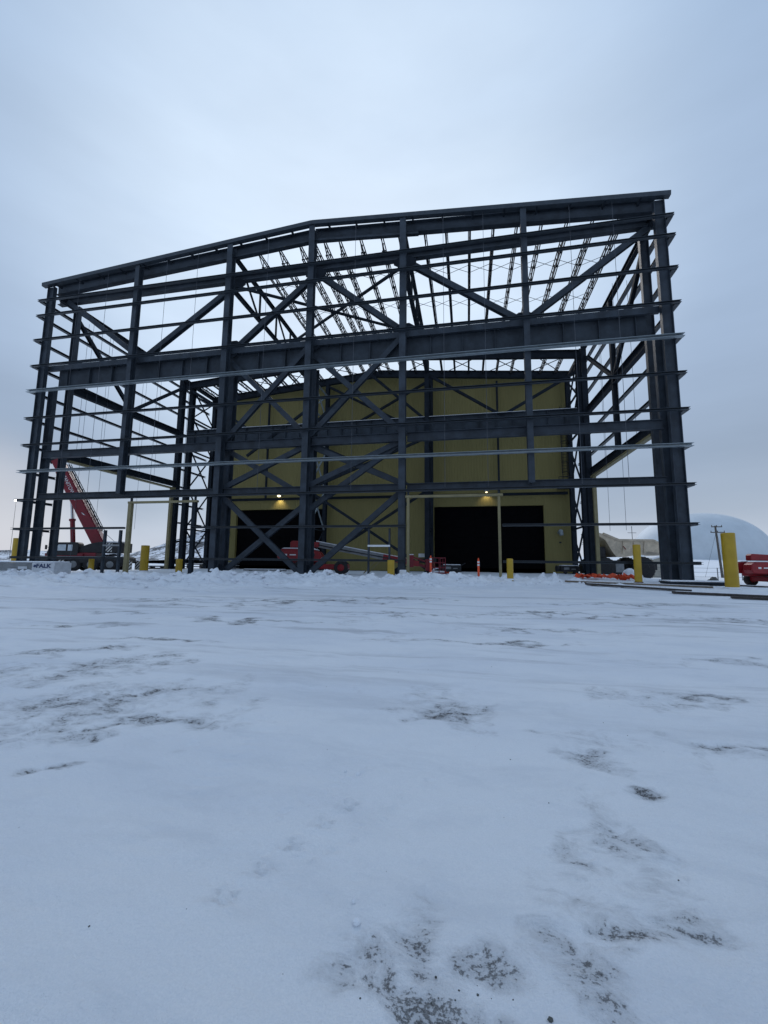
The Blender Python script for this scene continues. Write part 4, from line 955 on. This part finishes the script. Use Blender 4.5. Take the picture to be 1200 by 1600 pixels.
s = MB(); s.box(-1.35, 1.5, -.5, .5, .02, .12); s.build('plate', M['steel_dark'], bp_); s = MB(); s.box(-1.3, 1.42, -.46, .46, .122, .19); s.build('snow_cap', M['snow'], bp_, .03)
def stack(x, y, n, l, wd, rot, label, m='wood', grp='timber stacks'):
    T = thing('timber_stack', label, 'stack', (x, y, z_at(x, y)), rot, grp)
    for k in range(n):
        p = MB(); p.box(-l / 2 + .1 * (k % 2), l / 2, -wd / 2, wd / 2, .06 + k * .3, .16 + k * .3); p.build('board', M[m], T)
        for sx in (-.35, .35): p = MB(); p.box(l * sx - .06, l * sx + .06, -wd / 2, wd / 2, -.04 + k * .3 + (0 if k else 0), .055 + k * .3); p.box(l * sx - .06, l * sx + .06, -wd / 2 + .003, wd / 2 - .003, .165 + k * .3, .255 + k * .3) if k < n - 1 else None; p.build('spacer', M['wood_dark'], T)
    s = MB(); s.box(-l / 2 + .05, l / 2 - .05, -wd / 2 + .05, wd / 2 - .05, .165 + (n - 1) * .3, .235 + (n - 1) * .3); s.build('snow_cap', M['snow'], T, .03)
stack(5.2, 18.6, 4, 3.0, .9, rad(8), 'stack of pale boards by the left end of the yellow wall', 'grey')
stack(13.2, 12.5, 1, 4.0, .6, rad(5), 'single long pale board on blocks in front of the left bay door', 'grey')
stack(-8.5, 26, 2, 4.5, 1.2, rad(10), 'dark beam stack in the snow right of the tall left bollard', 'steel_dark')
stack(-13.5, 30, 2, 4.0, 1.2, rad(10), 'dark beam stack behind the tall left bollard', 'steel_dark')
stack(-5.0, 28, 3, 3.0, 1.2, rad(-5), 'dark beam stack between the left dark columns', 'steel_dark')
mb = MB(); mb.box(-.5, .5, -.3, .3, .0, .45); o = mb.build('white_crate', M['snow'], bevel=.05); o.location = (28.3, -.9, z_at(28.3, -.9)); o.scale = (.35, .5, 1.1); tag(o, 'small white block between the bollard and the middle wind post', 'block')

# distant street lamp seen beyond the left corner
SLp = thing('street_lamp', 'lit street lamp on a slim pole beyond the far left corner', 'street lamp', (-31.8, 23.9, gz(-31.8, 23.9)))
p = MB(); p.tube((0, 0, 0), (0, 0, 9.3), .03, .02, 8); p.build('pole', M['pole'], SLp)
p = MB(); p.bar((0, 0, 9.35), (.5, -.15, 9.62), .05, .05); p.build('arm', M['pole'], SLp)
p = MB(); p.box(.1, .8, -.35, .05, 9.62, 9.74); hh_ = p.build('lamp_head', M['grey'], SLp); p = MB(); p.box(.16, .74, -.38, .0, 9.42, 9.615); p.build('bulb', M['lamp_white'], hh_)

# ------------------------------------------------------------------ snowy hills far left
def hill(name, x0, x1, y0, y1, fn, n=150):
    xs = np.linspace(x0, x1, n); ys = np.linspace(y0, y1, n // 2); Xh, Yh = np.meshgrid(xs, ys); Zh = fn(Xh, Yh)
    vs = np.stack([Xh.ravel(), Yh.ravel(), Zh.ravel()], 1); ny_, nx_ = Xh.shape; ii_ = np.arange(ny_ * nx_).reshape(ny_, nx_)
    q_ = np.stack([ii_[:-1, :-1], ii_[:-1, 1:], ii_[1:, 1:], ii_[1:, :-1]], -1).reshape(-1, 4)
    me_ = bpy.data.meshes.new(name); me_.from_pydata(vs.tolist(), [], q_.tolist()); me_.polygons.foreach_set('use_smooth', np.ones(len(q_), bool)); me_.materials.append(hm)
    o = bpy.data.objects.new(name, me_); COL.objects.link(o); o['kind'] = 'structure'; return o
hm = bpy.data.materials.new('rocky_snow'); hm.use_nodes = True
t = hm.node_tree; b = t.nodes['Principled BSDF']; b.inputs['Roughness'].default_value = .9; lk = t.links.new
tcn = nd('ShaderNodeTexCoord')
n1 = noise(.55, 8, .72, (1, 1, 1.3), .4, .6); n2_ = noise(.08, 3)
gg = mth('ADD', n1, mth('MULTIPLY', mth('SUBTRACT', n2_, .5), .5))
lk(cmix(mrange(gg, .47, .55), (.72, .75, .80), (.07, .075, .085)), b.inputs['Base Color'])
def hz(x, y):
    r = np.interp(x, [-140, -104, -92, -80, -70, -60, -45, -20, 20, 60], [-2, 1.0, 3.6, 6.6, 9.6, 12.2, 15, 17, 14, -2])
    f = np.exp(-((y - 128) / 26) ** 2)
    return r * f * 1.42 + 1.4 * fbm(x * .12, y * .12, 5) * sstep(-106, -85, x) * f + .0
hill('hill', -140, 60, 84, 190, hz, 220)
hill('far_hill', -330, -120, 90, 200, lambda x, y: (3.2 + 3.0 * fbm(x * .03, y * .02, 4) + 1.2 * fbm(x * .2, y * .2, 3)) * np.exp(-((y - 140) / 28) ** 2) * 1.3 - .3, 140)
